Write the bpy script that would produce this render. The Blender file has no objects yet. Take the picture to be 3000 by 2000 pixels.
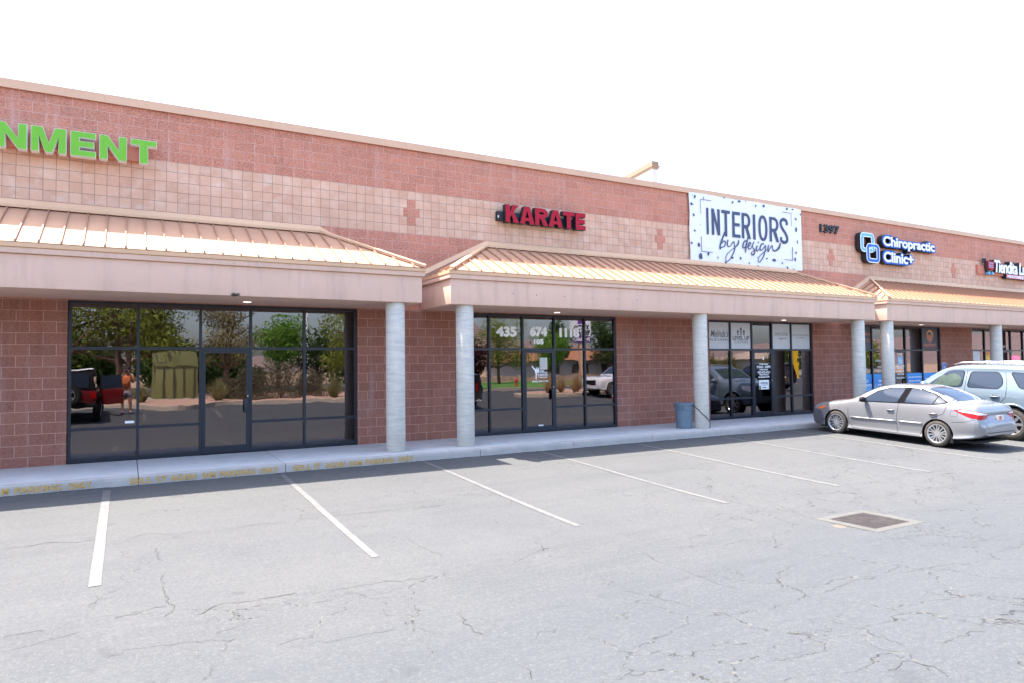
import bpy, bmesh, math, random
from mathutils import Vector, Matrix, Euler, noise
from mathutils.bvhtree import BVHTree
from mathutils.geometry import delaunay_2d_cdt, tessellate_polygon
R = math.radians
random.seed(7)
scene = bpy.context.scene
COL = scene.collection

# ------------------------------------------------------------------ camera
cam_d = bpy.data.cameras.new('camera'); cam = bpy.data.objects.new('camera', cam_d); COL.objects.link(cam)
cam_d.sensor_width = 36.0; cam_d.lens = 1990.0*36/3000
cam_d.clip_start = 0.05; cam_d.clip_end = 8000
RX = Vector((3509, -30, -1990)).normalized()
RY = Vector((-1127, -88, -1990)); RY -= RX*RX.dot(RY); RY.normalize()
RZ = RX.cross(RY)
cam.matrix_world = Matrix.Translation((0, -15.05, 1.69)) @ Matrix((RX, RY, RZ)).to_4x4()
scene.camera = cam

# ------------------------------------------------------------------ light
SUN_EL = math.atan(1/math.hypot(.297, .350)); SUN_DIR = Vector((-.297, .350, 1)).normalized()
w = bpy.data.worlds.new('World'); scene.world = w; w.use_nodes = True
nt = w.node_tree; bg = nt.nodes['Background']
sky = nt.nodes.new('ShaderNodeTexSky'); sky.sky_type = 'NISHITA'; sky.sun_disc = False
sky.sun_elevation = SUN_EL; sky.sun_rotation = math.atan2(SUN_DIR.x, SUN_DIR.y)
sky.air_density = 1.0; sky.dust_density = 6.0; sky.ozone_density = 2.4; sky.altitude = 800
nt.links.new(sky.outputs[0], bg.inputs[0]); bg.inputs[1].default_value = 0.15
sd = bpy.data.lights.new('sun', 'SUN'); sun = bpy.data.objects.new('sun', sd); COL.objects.link(sun)
sd.energy = 3.9; sd.angle = R(.5); sd.color = (1, .915, .81)
sun.rotation_euler = SUN_DIR.to_track_quat('Z', 'Y').to_euler(); sun.location = SUN_DIR*60
vs = scene.view_settings; vs.view_transform = 'Standard'; vs.look = 'None'; vs.gamma = 1; vs.use_curve_mapping = False
vs.exposure = 2.32
scene.cycles.max_bounces = 10; scene.cycles.transparent_max_bounces = 16; scene.cycles.glossy_bounces = 5
scene.cycles.sample_clamp_indirect = 6
scene.cycles.use_denoising = True

# ------------------------------------------------------------------ helpers
def tag(o, label=None, cat=None, group=None, kind=None):
    if label: o['label'] = label
    if cat: o['category'] = cat
    if group: o['group'] = group
    if kind: o['kind'] = kind
    return o
def empty(name, loc=(0,0,0), rz=0, label=None, cat=None, group=None):
    o = bpy.data.objects.new(name, None); COL.objects.link(o); o.location = loc; o.rotation_euler = (0,0,rz)
    o.empty_display_size = .2
    return tag(o, label, cat, group)
def link(name, me, mats=None, parent=None, smooth=False, ang=None):
    o = bpy.data.objects.new(name, me); COL.objects.link(o)
    for m in (mats if isinstance(mats, (list, tuple)) else [mats]):
        if m: me.materials.append(m)
    if smooth:
        for p in me.polygons: p.use_smooth = True
        if ang: me.set_sharp_from_angle(angle=R(ang))
    if parent: o.parent = parent
    return o
def copy_tree(o, parent=None):
    c = o.copy(); COL.objects.link(c); c.parent = parent
    for ch in list(o.children): copy_tree(ch, c)
    return c

class MB:
    def __init__(s): s.v = []; s.f = []; s.m = []
    def add(s, vs, fs, mi=0):
        n = len(s.v); s.v += [tuple(v) for v in vs]; s.f += [tuple(i+n for i in f) for f in fs]; s.m += [mi]*len(fs); return s
    def box(s, x0, x1, y0, y1, z0, z1, mi=0):
        vs = [(x,y,z) for z in (z0,z1) for y in (y0,y1) for x in (x0,x1)]
        return s.add(vs, [(0,2,3,1),(4,5,7,6),(0,1,5,4),(2,6,7,3),(0,4,6,2),(1,3,7,5)], mi)
    def prism(s, poly, axis, a, b, mi=0):
        # poly: 2-D outline, extruded along axis ('x','y','z') from a to b
        def P(p, t): return {'x': (t,p[0],p[1]), 'y': (p[0],t,p[1]), 'z': (p[0],p[1],t)}[axis]
        n = len(poly); vs = [P(p,a) for p in poly]+[P(p,b) for p in poly]
        fs = [(i,(i+1)%n,n+(i+1)%n,n+i) for i in range(n)]
        tr = tessellate_polygon([[Vector((p[0],p[1],0)) for p in poly]])
        fs += [tuple(t) for t in tr]+[tuple(n+i for i in reversed(t)) for t in tr]
        return s.add(vs, fs, mi)
    def tube(s, pts, r, n=8, mi=0, cap=True):
        pts = [Vector(p) for p in pts]; rs = r if isinstance(r,(list,tuple)) else [r]*len(pts)
        rings = []; up = Vector((0,0,1)); prev = None
        for i,p in enumerate(pts):
            d = (pts[min(i+1,len(pts)-1)]-pts[max(i-1,0)]).normalized()
            u = prev if prev else (up if abs(d.z)<.9 else Vector((1,0,0)))
            a = d.cross(u).normalized(); b = a.cross(d).normalized(); prev = b
            rings.append([p+(a*math.cos(t)+b*math.sin(t))*rs[i] for t in [2*math.pi*k/n for k in range(n)]])
        vs = [v for rg in rings for v in rg]; fs = []
        for i in range(len(pts)-1):
            for k in range(n): fs.append((i*n+k, i*n+(k+1)%n, (i+1)*n+(k+1)%n, (i+1)*n+k))
        if cap: fs += [tuple(reversed(range(n))), tuple(range((len(pts)-1)*n, len(pts)*n))]
        return s.add(vs, fs, mi)
    def lathe(s, prof, c=(0,0,0), n=32, axis='z', mi=0, closed=False):
        vs = []; fs = []; m = len(prof)
        for k in range(n):
            t = 2*math.pi*k/n
            for (r,h) in prof:
                if axis == 'z': vs.append((c[0]+r*math.cos(t), c[1]+r*math.sin(t), c[2]+h))
                elif axis == 'x': vs.append((c[0]+h, c[1]+r*math.cos(t), c[2]+r*math.sin(t)))
                else: vs.append((c[0]+r*math.cos(t), c[1]+h, c[2]+r*math.sin(t)))
        for k in range(n):
            k2 = (k+1)%n
            for j in range(m if closed else m-1):
                j2 = (j+1)%m
                fs.append((k*m+j, k2*m+j, k2*m+j2, k*m+j2))
        return s.add(vs, fs, mi)
    def mesh(s, name='mesh', recalc=True, merge=False):
        me = bpy.data.meshes.new(name); me.from_pydata(s.v, [], s.f); me.update()
        for p,m in zip(me.polygons, s.m): p.material_index = m
        if recalc or merge:
            bm = bmesh.new(); bm.from_mesh(me)
            if merge: bmesh.ops.remove_doubles(bm, verts=bm.verts, dist=1e-5)
            bmesh.ops.recalc_face_normals(bm, faces=bm.faces); bm.to_mesh(me); bm.free()
        return me
    def build(s, name, mats, parent=None, smooth=False, ang=None, bevel=0, recalc=True, merge=False):
        me = s.mesh(name, recalc, merge)
        if bevel:
            bm = bmesh.new(); bm.from_mesh(me)
            es = [e for e in bm.edges if len(e.link_faces)==2 and e.calc_face_angle(0)>R(30)]
            bmesh.ops.bevel(bm, geom=es, offset=bevel, segments=2, affect='EDGES', profile=.6)
            bm.to_mesh(me); bm.free(); smooth = True; ang = ang or 40
        return link(name, me, mats, parent, smooth, ang)

# ---- materials
def rgb(r,g,b): # sRGB 0-255 to linear
    f = lambda c: (c/255/12.92) if c/255 <= .04045 else ((c/255+.055)/1.055)**2.4
    return (f(r), f(g), f(b), 1)
class N:
    def __init__(s, name):
        s.mat = bpy.data.materials.new(name); s.mat.use_nodes = True; s.t = s.mat.node_tree
        s.p = s.t.nodes['Principled BSDF']; s.out = s.t.nodes['Material Output']
    def n(s, typ, **kw):
        nd = s.t.nodes.new('ShaderNode'+typ)
        for k,v in kw.items(): setattr(nd, k, v)
        return nd
    def l(s, a, b): s.t.links.new(a, b)
    def sock(s, inp, v):
        if isinstance(v, bpy.types.NodeSocket): s.l(v, inp)
        else: inp.default_value = v
    def coord(s, which='Object', scale=(1,1,1), loc=(0,0,0), rot=(0,0,0)):
        c = s.n('TexCoord'); m = s.n('Mapping'); s.l(c.outputs[which], m.inputs[0])
        m.inputs['Scale'].default_value = scale; m.inputs['Location'].default_value = loc; m.inputs['Rotation'].default_value = rot
        return m.outputs[0]
    def noise(s, vec, scale=5, detail=4, rough=.55, dist=0):
        nd = s.n('TexNoise'); s.l(vec, nd.inputs['Vector']); nd.inputs['Scale'].default_value = scale
        nd.inputs['Detail'].default_value = detail; nd.inputs['Roughness'].default_value = rough; nd.inputs['Distortion'].default_value = dist
        return nd.outputs[0]
    def ramp(s, fac, stops):
        nd = s.n('ValToRGB'); s.l(fac, nd.inputs[0]); cr = nd.color_ramp
        while len(cr.elements) < len(stops): cr.elements.new(.5)
        for e,(p,c) in zip(cr.elements, stops): e.position = p; e.color = c if len(c)==4 else (*c,1)
        return nd.outputs[0]
    def mix(s, f, a, b, mode='MIX'):
        nd = s.n('MixRGB', blend_type=mode); s.sock(nd.inputs[0], f); s.sock(nd.inputs[1], a); s.sock(nd.inputs[2], b); return nd.outputs[0]
    def math(s, op, a, b=0, c=0, clamp=False):
        nd = s.n('Math', operation=op); nd.use_clamp = clamp; s.sock(nd.inputs[0], a); s.sock(nd.inputs[1], b); s.sock(nd.inputs[2], c); return nd.outputs[0]
    def mr(s, v, a, b, c=0, d=1):
        nd = s.n('MapRange'); s.sock(nd.inputs[0], v); nd.inputs[1].default_value=a; nd.inputs[2].default_value=b; nd.inputs[3].default_value=c; nd.inputs[4].default_value=d; return nd.outputs[0]
    def sep(s, vec):
        nd = s.n('SeparateXYZ'); s.l(vec, nd.inputs[0]); return nd.outputs
    def comb(s, x=0, y=0, z=0):
        nd = s.n('CombineXYZ'); s.sock(nd.inputs[0],x); s.sock(nd.inputs[1],y); s.sock(nd.inputs[2],z); return nd.outputs[0]
    def bump(s, h, strength=.3, dist=.01, normal=None):
        nd = s.n('Bump'); s.sock(nd.inputs['Strength'], strength); nd.inputs['Distance'].default_value = dist; s.l(h, nd.inputs['Height'])
        if normal: s.l(normal, nd.inputs['Normal'])
        s.l(nd.outputs[0], s.p.inputs['Normal']); return nd.outputs[0]
    def set(s, **kw):
        nm = dict(col='Base Color', rough='Roughness', metal='Metallic', spec='Specular IOR Level', coat='Coat Weight', coatr='Coat Roughness', emis='Emission Color', es='Emission Strength', alpha='Alpha', ior='IOR', trans='Transmission Weight')
        for k,v in kw.items(): s.sock(s.p.inputs[nm[k]], v)
        return s
def mat(name, col, rough=.6, metal=0, var=.0, vs=3, bump=0, bs=60, bd=.004, spec=.5, coat=0, es=0):
    m = N(name); m.set(rough=rough, metal=metal, spec=spec, coat=coat)
    if len(col)==3: col = (*col,1)
    if var or bump:
        v = m.coord()
    if var:
        n1 = m.noise(v, vs, 6, .6); n2 = m.noise(v, vs*9, 3, .6)
        f = m.math('ADD', m.math('MULTIPLY', n1, .7), m.math('MULTIPLY', n2, .3))
        k = m.mr(f, .3, .7, 1-var, 1+var)
        m.set(col=m.mix(1, col, m.comb(k,k,k), 'MULTIPLY'))
    else: m.set(col=col)
    if es: m.set(emis=col, es=es)
    if bump: m.bump(m.noise(v, bs, 5, .65), bump, bd)
    return m.mat

# ---- lettering
def text_mesh(s, depth=0, bold=0, shear=0, space=1, seg=6):
    cu = bpy.data.curves.new('txt', 'FONT'); cu.body = s; cu.extrude = depth/2 if depth else 0; cu.offset = bold; cu.shear = shear
    cu.space_character = space; cu.resolution_u = seg; cu.fill_mode = 'BOTH' if depth else 'FRONT'
    o = bpy.data.objects.new('txt', cu); COL.objects.link(o)
    dg = bpy.context.evaluated_depsgraph_get(); me = bpy.data.meshes.new_from_object(o.evaluated_get(dg))
    bpy.data.objects.remove(o); bpy.data.curves.remove(cu)
    return me
def fit(me, x0, x1, z0, z1, y, depth):
    # lays a text mesh in the XZ plane facing -Y, its box scaled to the given rectangle
    vs = me.vertices; ax = [v.co.x for v in vs]; ay = [v.co.y for v in vs]
    a,b,c,d = min(ax),max(ax),min(ay),max(ay); sx = (x1-x0)/(b-a); sz = (z1-z0)/(d-c)
    for v in vs:
        X,Y,Z = v.co; v.co = (x0+(X-a)*sx, y-Z, z0+(Y-c)*sz)
    me.update(); return me
def text(name, s, x0, x1, z0, z1, y, m, parent=None, depth=0, fat=0, **kw):
    me = fit(text_mesh(s, depth, **kw), x0, x1, z0, z1, y, depth); me.name = name
    if fat:
        V = [v.co.copy() for v in me.vertices]; F = [tuple(p.vertices) for p in me.polygons]; mb = MB()
        for k,(a,b) in enumerate(((0,0),(-1,0),(1,0),(0,.8),(0,-.8))): mb.add([(p.x+a*fat, p.y-.0003*k, p.z+b*fat) for p in V], F)
        me = mb.mesh(name, recalc=False)
    return link(name, me, m, parent)
def islands(me):
    bm = bmesh.new(); bm.from_mesh(me); bm.verts.ensure_lookup_table(); bmesh.ops.remove_doubles(bm, verts=bm.verts, dist=1e-6)
    seen = set(); out = []
    for v in bm.verts:
        if v in seen: continue
        st = [v]; comp = []; seen.add(v)
        while st:
            a = st.pop(); comp.append(a)
            for e in a.link_edges:
                b = e.other_vert(a)
                if b not in seen: seen.add(b); st.append(b)
        fs = {f for a in comp for f in a.link_faces}
        idx = {a:i for i,a in enumerate(comp)}
        out.append(([tuple(a.co) for a in comp], [tuple(idx[q] for q in f.verts) for f in fs]))
    bm.free(); out.sort(key=lambda t: min(p[0] for p in t[0])); return out
def ribbon(mb, pts, w, y, dy=0, mi=0):
    # flat brush stroke in the XZ plane, width may vary along it
    P = catmull([Vector((p[0],p[1],0)) for p in pts], 6); n = len(P)
    ws = w if isinstance(w,(list,tuple)) else [w]*len(pts)
    W = catmull([Vector((q,0,0)) for q in ws], 6)
    vs = []; fs = []
    for i,p in enumerate(P):
        d = (P[min(i+1,n-1)]-P[max(i-1,0)]); d = d.normalized() if d.length>1e-9 else Vector((1,0,0)); q = Vector((-d.y,d.x,0))*W[min(i,len(W)-1)].x/2
        yy = y-dy*i/n
        vs += [(p.x+q.x,yy,p.y+q.y),(p.x-q.x,yy,p.y-q.y)]
        if i: fs.append((2*i-2,2*i-1,2*i+1,2*i))
    mb.add(vs, fs, mi)
def catmull(P, seg=6, closed=False):
    out = []; n = len(P)
    for i in range(n if closed else n-1):
        g = lambda k: P[k%n] if closed else P[min(max(k,0),n-1)]
        a,b,c,d = g(i-1),g(i),g(i+1),g(i+2)
        for k in range(seg):
            t = k/seg; out.append(.5*((2*b)+(c-a)*t+(2*a-5*b+4*c-d)*t*t+(3*b-a-3*c+d)*t**3))
    if not closed: out.append(P[-1].copy())
    return out
# ------------------------------------------------------------------ ground
def gy(y):
    K = [(-2.0,-.191),(-7.55,-.43),(-9.3,-.495),(-10.6,-.44),(-12.5,-.22),(-15.2,.065),(-18,.07),(-90,.07)]
    if y >= K[0][0]: return K[0][1]
    for (a,p),(b,q) in zip(K, K[1:]):
        if y >= b:
            t = (a-y)/(a-b); t = t*t*(3-2*t)*.35+t*.65; return p+(q-p)*t
    return .07
def asphalt():
    m = N('asphalt'); v = m.coord(); sx = m.sep(v)
    fine = m.noise(v, 90, 3, .8); mid = m.noise(v, 1.1, 5, .6); big = m.noise(v, .22, 4, .6, .4)
    base = m.mix(m.mr(mid,.3,.7), (0.064,0.068,0.074,1), (0.084,0.088,0.093,1))
    base = m.mix(m.mr(big,.35,.65), base, (0.093,0.095,0.095,1))
    # greyer-blue old surface towards the driving lane
    lane = m.mr(m.math('ADD', sx[1], m.math('MULTIPLY', mid, 2.0)), -9.2, -7.2, 1, 0)
    base = m.mix(m.math('MULTIPLY', lane, .62), base, (0.048,0.059,0.072,1))
    nb = m.mr(m.math('ADD', sx[1], mid), -5.6, -2.8, 0, .22); base = m.mix(nb, base, (0.102,0.100,0.091,1))
    mm = m.noise(v, 8, 5, .7); base = m.mix(m.mr(mm,.5,.72,0,.30), base, (0.065,0.067,0.067,1)); base = m.mix(m.mr(mm,.28,.45,.22,0), base, (0.115,0.114,0.104,1))
    gn = m.noise(v, 27, 4, .85); base = m.mix(m.mr(gn,.50,.66,0,.55), base, (0.054,0.056,0.058,1)); base = m.mix(m.mr(gn,.34,.48,.45,0), base, (0.141,0.141,0.128,1))
    # drag marks along the stalls
    vs_ = m.coord(scale=(.9, 9, 1)); st = m.noise(vs_, 1.2, 5, .7)
    base = m.mix(m.mr(st,.5,.8,0,.35), base, (0.107,0.109,0.107,1))
    # aggregate speckle
    vo = m.n('TexVoronoi'); m.l(v, vo.inputs['Vector']); vo.inputs['Scale'].default_value = 55
    sp = m.mr(vo.outputs['Distance'], .0, .33, 1, 0); rnd = m.sep(vo.outputs['Color'])[0]
    lite = m.math('MULTIPLY', sp, m.math('GREATER_THAN', rnd, .62))
    base = m.mix(m.math('MULTIPLY', lite, .8), base, (0.190,0.190,0.184,1))
    dark = m.math('MULTIPLY', sp, m.math('LESS_THAN', rnd, .3))
    base = m.mix(m.math('MULTIPLY', dark, .75), base, (0.031,0.034,0.040,1))
    base = m.mix(m.mr(fine,.3,.7,0,.65), base, (0.048,0.051,0.055,1))
    spot = m.noise(v, 2.6, 3, .5); base = m.mix(m.mr(spot,.68,.74,0,.35), base, (0.038,0.040,0.044,1))
    tyre = m.noise(m.coord(scale=(.12,1.6,1)), 1.5, 4, .6); base = m.mix(m.mr(tyre,.55,.7,0,.28), base, (0.050,0.054,0.061,1))
    # cracks: warped voronoi edges, gated by noise
    wn = m.n('TexNoise'); m.l(v, wn.inputs['Vector']); wn.inputs['Scale'].default_value = 2.2; wn.inputs['Detail'].default_value = 6
    wv = m.n('VectorMath', operation='SCALE'); m.l(wn.outputs['Color'], wv.inputs[0]); wv.inputs['Scale'].default_value = .7
    av = m.n('VectorMath', operation='ADD'); m.l(v, av.inputs[0]); m.l(wv.outputs[0], av.inputs[1])
    def crack(scale, lo, hi, gate, gs, w):
        e = m.n('TexVoronoi', feature='DISTANCE_TO_EDGE'); m.l(av.outputs[0], e.inputs['Vector']); e.inputs['Scale'].default_value = scale
        wid = m.math('MULTIPLY', m.noise(v, gs*5, 3), w)
        c = m.math('LESS_THAN', e.outputs['Distance'], wid)
        g = m.mr(m.noise(v, gs, 3), lo, hi); return m.math('MULTIPLY', m.math('MULTIPLY', c, g), gate)
    near = m.mr(m.math('SUBTRACT', m.math('MULTIPLY', sx[0], .5), sx[1]), 10.4, 13.2)
    c1 = crack(.33, .46, .56, 1, .5, .0030)
    c2 = crack(1.05, .38, .46, near, .6, .0125)
    c3 = crack(.75, .56, .62, 1, .45, .006)
    ck = m.math('MAXIMUM', m.math('MAXIMUM', c1, c2), c3)
    grit = m.mix(m.mr(m.noise(v, 14, 2), .50, .60), (0.015,0.015,0.015,1), (0.104,0.100,0.087,1))
    base = m.mix(m.math('MULTIPLY', ck, .75), base, grit)
    m.set(col=base, rough=.92, spec=.25)
    h = m.math('SUBTRACT', m.math('MULTIPLY', fine, .5), m.math('MULTIPLY', ck, 1.2)); h = m.math('ADD', h, m.math('MULTIPLY', lite, .3))
    m.bump(h, .55, .008); return m.mat
M_asph = asphalt()
mb = MB(); xs = [-70,-30,-10]+[i*1.0 for i in range(-8,32)]+[40,60,110]; ys = [-2.0-.45*i for i in range(30)]+[-16,-18,-22,-30,-45,-62]
W = len(xs); V = [(x,y,gy(y)) for y in ys for x in xs]
mb.add(V, [(j*W+i, j*W+i+1, (j+1)*W+i+1, (j+1)*W+i) for j in range(len(ys)-1) for i in range(W-1)])
tag(mb.build('parking_lot', M_asph, smooth=True), kind='structure')
# desert ground to the horizon and hills
def earth():
    m = N('desert_earth'); v = m.coord(); m.set(col=m.ramp(m.noise(v,.05,8,.6), [(.3,(.30,.19,.12)),(.6,(.42,.29,.19)),(.8,(.22,.22,.10))]), rough=.95); return m.mat
M_earth = earth()
mb = MB(); n = 48
mb.add([(0,-40,-.75)]+[(3500*math.cos(2*math.pi*k/n), -40+3500*math.sin(2*math.pi*k/n), -.75) for k in range(n)], [(0,k+1,(k+1)%n+1) for k in range(n)])
tag(mb.build('ground', M_earth), kind='structure')
def hills():
    m = N('red_rock_hill'); v = m.coord(scale=(1,1,5)); a = m.noise(v,.008,8,.65)
    m.set(col=m.ramp(a, [(.3,(.17,.13,.125)),(.5,(.23,.17,.155)),(.7,(.20,.17,.17))]), rough=.95, spec=.1); m.bump(a, .8, 20); return m.mat
M_hill = hills()
def ridge(dist, prof, seed, step=1.0):
    # prof: (bearing east of south in degrees, elevation degrees)
    mb = MB(); rows = 7; cols = []; b = prof[0][0]
    while b <= prof[-1][0]:
        for (p,e),(q,f) in zip(prof, prof[1:]):
            if p <= b <= q: el = e+(f-e)*(b-p)/(q-p); break
        el += (noise.noise(Vector((b*.35,seed,0)))*.35+noise.noise(Vector((b*1.3,seed,5)))*.12); cols.append((b,max(el,.05))); b += step
    for i,(b,el) in enumerate(cols):
        for j in range(rows):
            t = j/(rows-1); d = dist*(1+.55*t); hh = math.tan(R(el))*(dist*1.55)*(t**.8)*(1+.12*noise.noise(Vector((b*.8,t*4,seed)))*(1-t))
            mb.v.append((d*math.sin(R(b)), -15-d*math.cos(R(b)), -.8+hh))
    for i in range(len(cols)-1):
        for j in range(rows-1): mb.f.append((i*rows+j,(i+1)*rows+j,(i+1)*rows+j+1,i*rows+j+1)); mb.m.append(0)
    return mb
tag(ridge(900, [(-60,1.2),(-10,1.0),(15,1.2),(22,3.0),(25,3.9),(27.2,3.7),(29,2.6),(34,2.1),(42,1.1),(52,1.0),(60,1.2),(68,1.5),(80,1.2)], 3).build('hills', M_hill, smooth=True), kind='structure')
tag(ridge(1900, [(-70,.9),(0,.8),(40,1.3),(55,1.7),(70,2.2),(85,1.6)], 9).build('hills', M_hill, smooth=True), kind='structure')

# ------------------------------------------------------------------ sidewalk and kerb
def concrete(name, a, b, sc=2.0, stain=.5):
    m = N(name); v = m.coord(); n1 = m.noise(v, sc, 7, .65); n2 = m.noise(v, 45, 3, .7)
    c = m.mix(m.mr(n1,.32,.68), (*a,1), (*b,1)); c = m.mix(m.mr(n2,.35,.8,0,.25), c, (*[q*.55 for q in a],1))
    st = m.noise(m.coord(scale=(1,1,.35)), sc*1.7, 6, .7); c = m.mix(m.mr(st,.58,.78,0,stain), c, (*[q*.5 for q in a],1))
    m.set(col=c, rough=.88, spec=.3); m.bump(m.math('ADD', m.math('MULTIPLY',n2,.4), n1), .3, .006); return m.mat
M_walk = concrete('sidewalk_concrete', (.52,.50,.475), (.62,.60,.57))
M_curb = concrete('curb_concrete', (.40,.37,.34), (.50,.46,.42), 3)
M_dark = mat('joint_shadow_gap', (.03,.03,.03), .9)
JX = [-9.3,-6.95,-4.56,-2.19,.185,2.559,4.934,6.574,8.983,11.35,13.721,16.053,18.4,20.77,23.1,25.5,27.8,30.2,32.6,34.9,37.3,40]
for a,b in zip(JX, JX[1:]):
    g = .006; mb = MB()
    mb.prism([(0,-.004),(-1.895,-.039),(-1.895,-.2),(0,-.2)], 'x', a+g, b-g)
    tag(mb.build('sidewalk', M_walk, bevel=.006), kind='structure')
    mb = MB(); f = [(-1.90,-.039),(-2.015,-.041),(-2.038,-.052),(-2.048,-.10),(-2.056,-.24),(-1.90,-.24)]
    nn = max(2,int((b-a)/.12)); vs = []; fs = []
    for i in range(nn+1):
        x = a+g+(b-a-2*g)*i/nn
        for k,(yy,zz) in enumerate(f):
            q = noise.noise(Vector((x*3,k*2,1)))*.004 if k in (1,2,3) else 0
            vs.append((x, yy+q, zz+q*.6))
    L = len(f)
    for i in range(nn):
        for k in range(L): fs.append((i*L+k,(i+1)*L+k,(i+1)*L+(k+1)%L,i*L+(k+1)%L))
    fs += [tuple(range(L)), tuple(nn*L+k for k in reversed(range(L)))]
    mb.add(vs, fs); tag(mb.build('curb', M_curb), kind='structure')
mb = MB(); mb.box(-9,40,-2.04,0,-.3,-.08); tag(mb.build('sidewalk_base', M_dark), kind='structure')
# stencilled kerb lettering (worn yellow)
def stencil():
    m = N('worn_yellow_paint'); v = m.coord(); n1 = m.noise(v, 16, 5, .7)
    m.set(col=(.60,.36,.10,1), rough=.8); a = m.mr(n1,.36,.46,.45,1); m.set(alpha=a); return m.mat
M_sten = stencil()
def stencil_text(words):
    for s,x0,x1 in words:
        me = fit(text_mesh(s, bold=.018, space=1.12), x0*1.0265, x1*1.0265, -.172, -.072, -2.055, 0)
        V = [v.co.copy() for v in me.vertices]; F = [tuple(p.vertices) for p in me.polygons]; q_ = MB()
        for k,d in enumerate((0,-.004,.004)): q_.add([(p.x+d, -2.0515-.075*max(0,(-.052-p.z))-.0004*k, p.z) for p in V], F)
        me = q_.mesh('curb_lettering', recalc=False)
        o = link('curb_lettering', me, M_sten); tag(o, kind='structure')
stencil_text([('M',-1.607,-1.526),('PARKING',-1.447,-.864),('ONLY',-.784,-.467),('SELL',.064,.374),('IT',.443,.60),('AGAIN',.651,1.03),
  ('SAM',1.13,1.329),('PARKING',1.403,1.97),('ONLY',2.047,2.366),('SELL',2.623,2.941),('IT',3.001,3.114),('AGAIN',3.202,3.558),('SAM',3.649,3.889),('PARKING',3.964,4.53),('ONLY',4.616,4.925)])
# parking lines
def paint():
    m = N('road_paint'); v = m.coord(); n1 = m.noise(v, 7, 6, .7); n2 = m.noise(v, 60, 3, .7)
    f = m.math('ADD', m.math('MULTIPLY', n1, .6), m.math('MULTIPLY', n2, .4))
    m.set(col=m.mix(m.mr(f,.44,.56,0,.9), (.118,.117,.113,1), (.078,.078,.079,1)), rough=.75); return m.mat
M_paint = paint()
def line(x, y0, y1, w=.102):
    mb = MB(); n = 22; vs = []
    for i in range(n+1):
        y = y0+(y1-y0)*i/n; j = noise.noise(Vector((x,y*2,0)))*.004; vs += [(x-w/2+j,y,gy(y)+.005),(x+w/2+j,y,gy(y)+.005)]
    mb.add(vs, [(2*i,2*i+1,2*i+3,2*i+2) for i in range(n)]); tag(mb.build('parking_line', M_paint), kind='structure')
for x,y0 in ((-3.0,-2.3),(-.258,-2.33),(2.456,-2.29),(5.232,-2.24),(8.004,-2.16),(10.70,-2.30),(13.50,-2.12),(16.228,-2.17),(18.98,-2.2),(21.73,-2.2),(24.5,-2.2),(27.2,-2.2)): line(x, y0, -7.12 if x == -.258 else -7.55,  .108 if x < 1 else (.112 if x > 9 else .09))
for x in (-2.6,.6,3.2,23.5,27,30): line(x, -13.4, -16.4)
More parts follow.
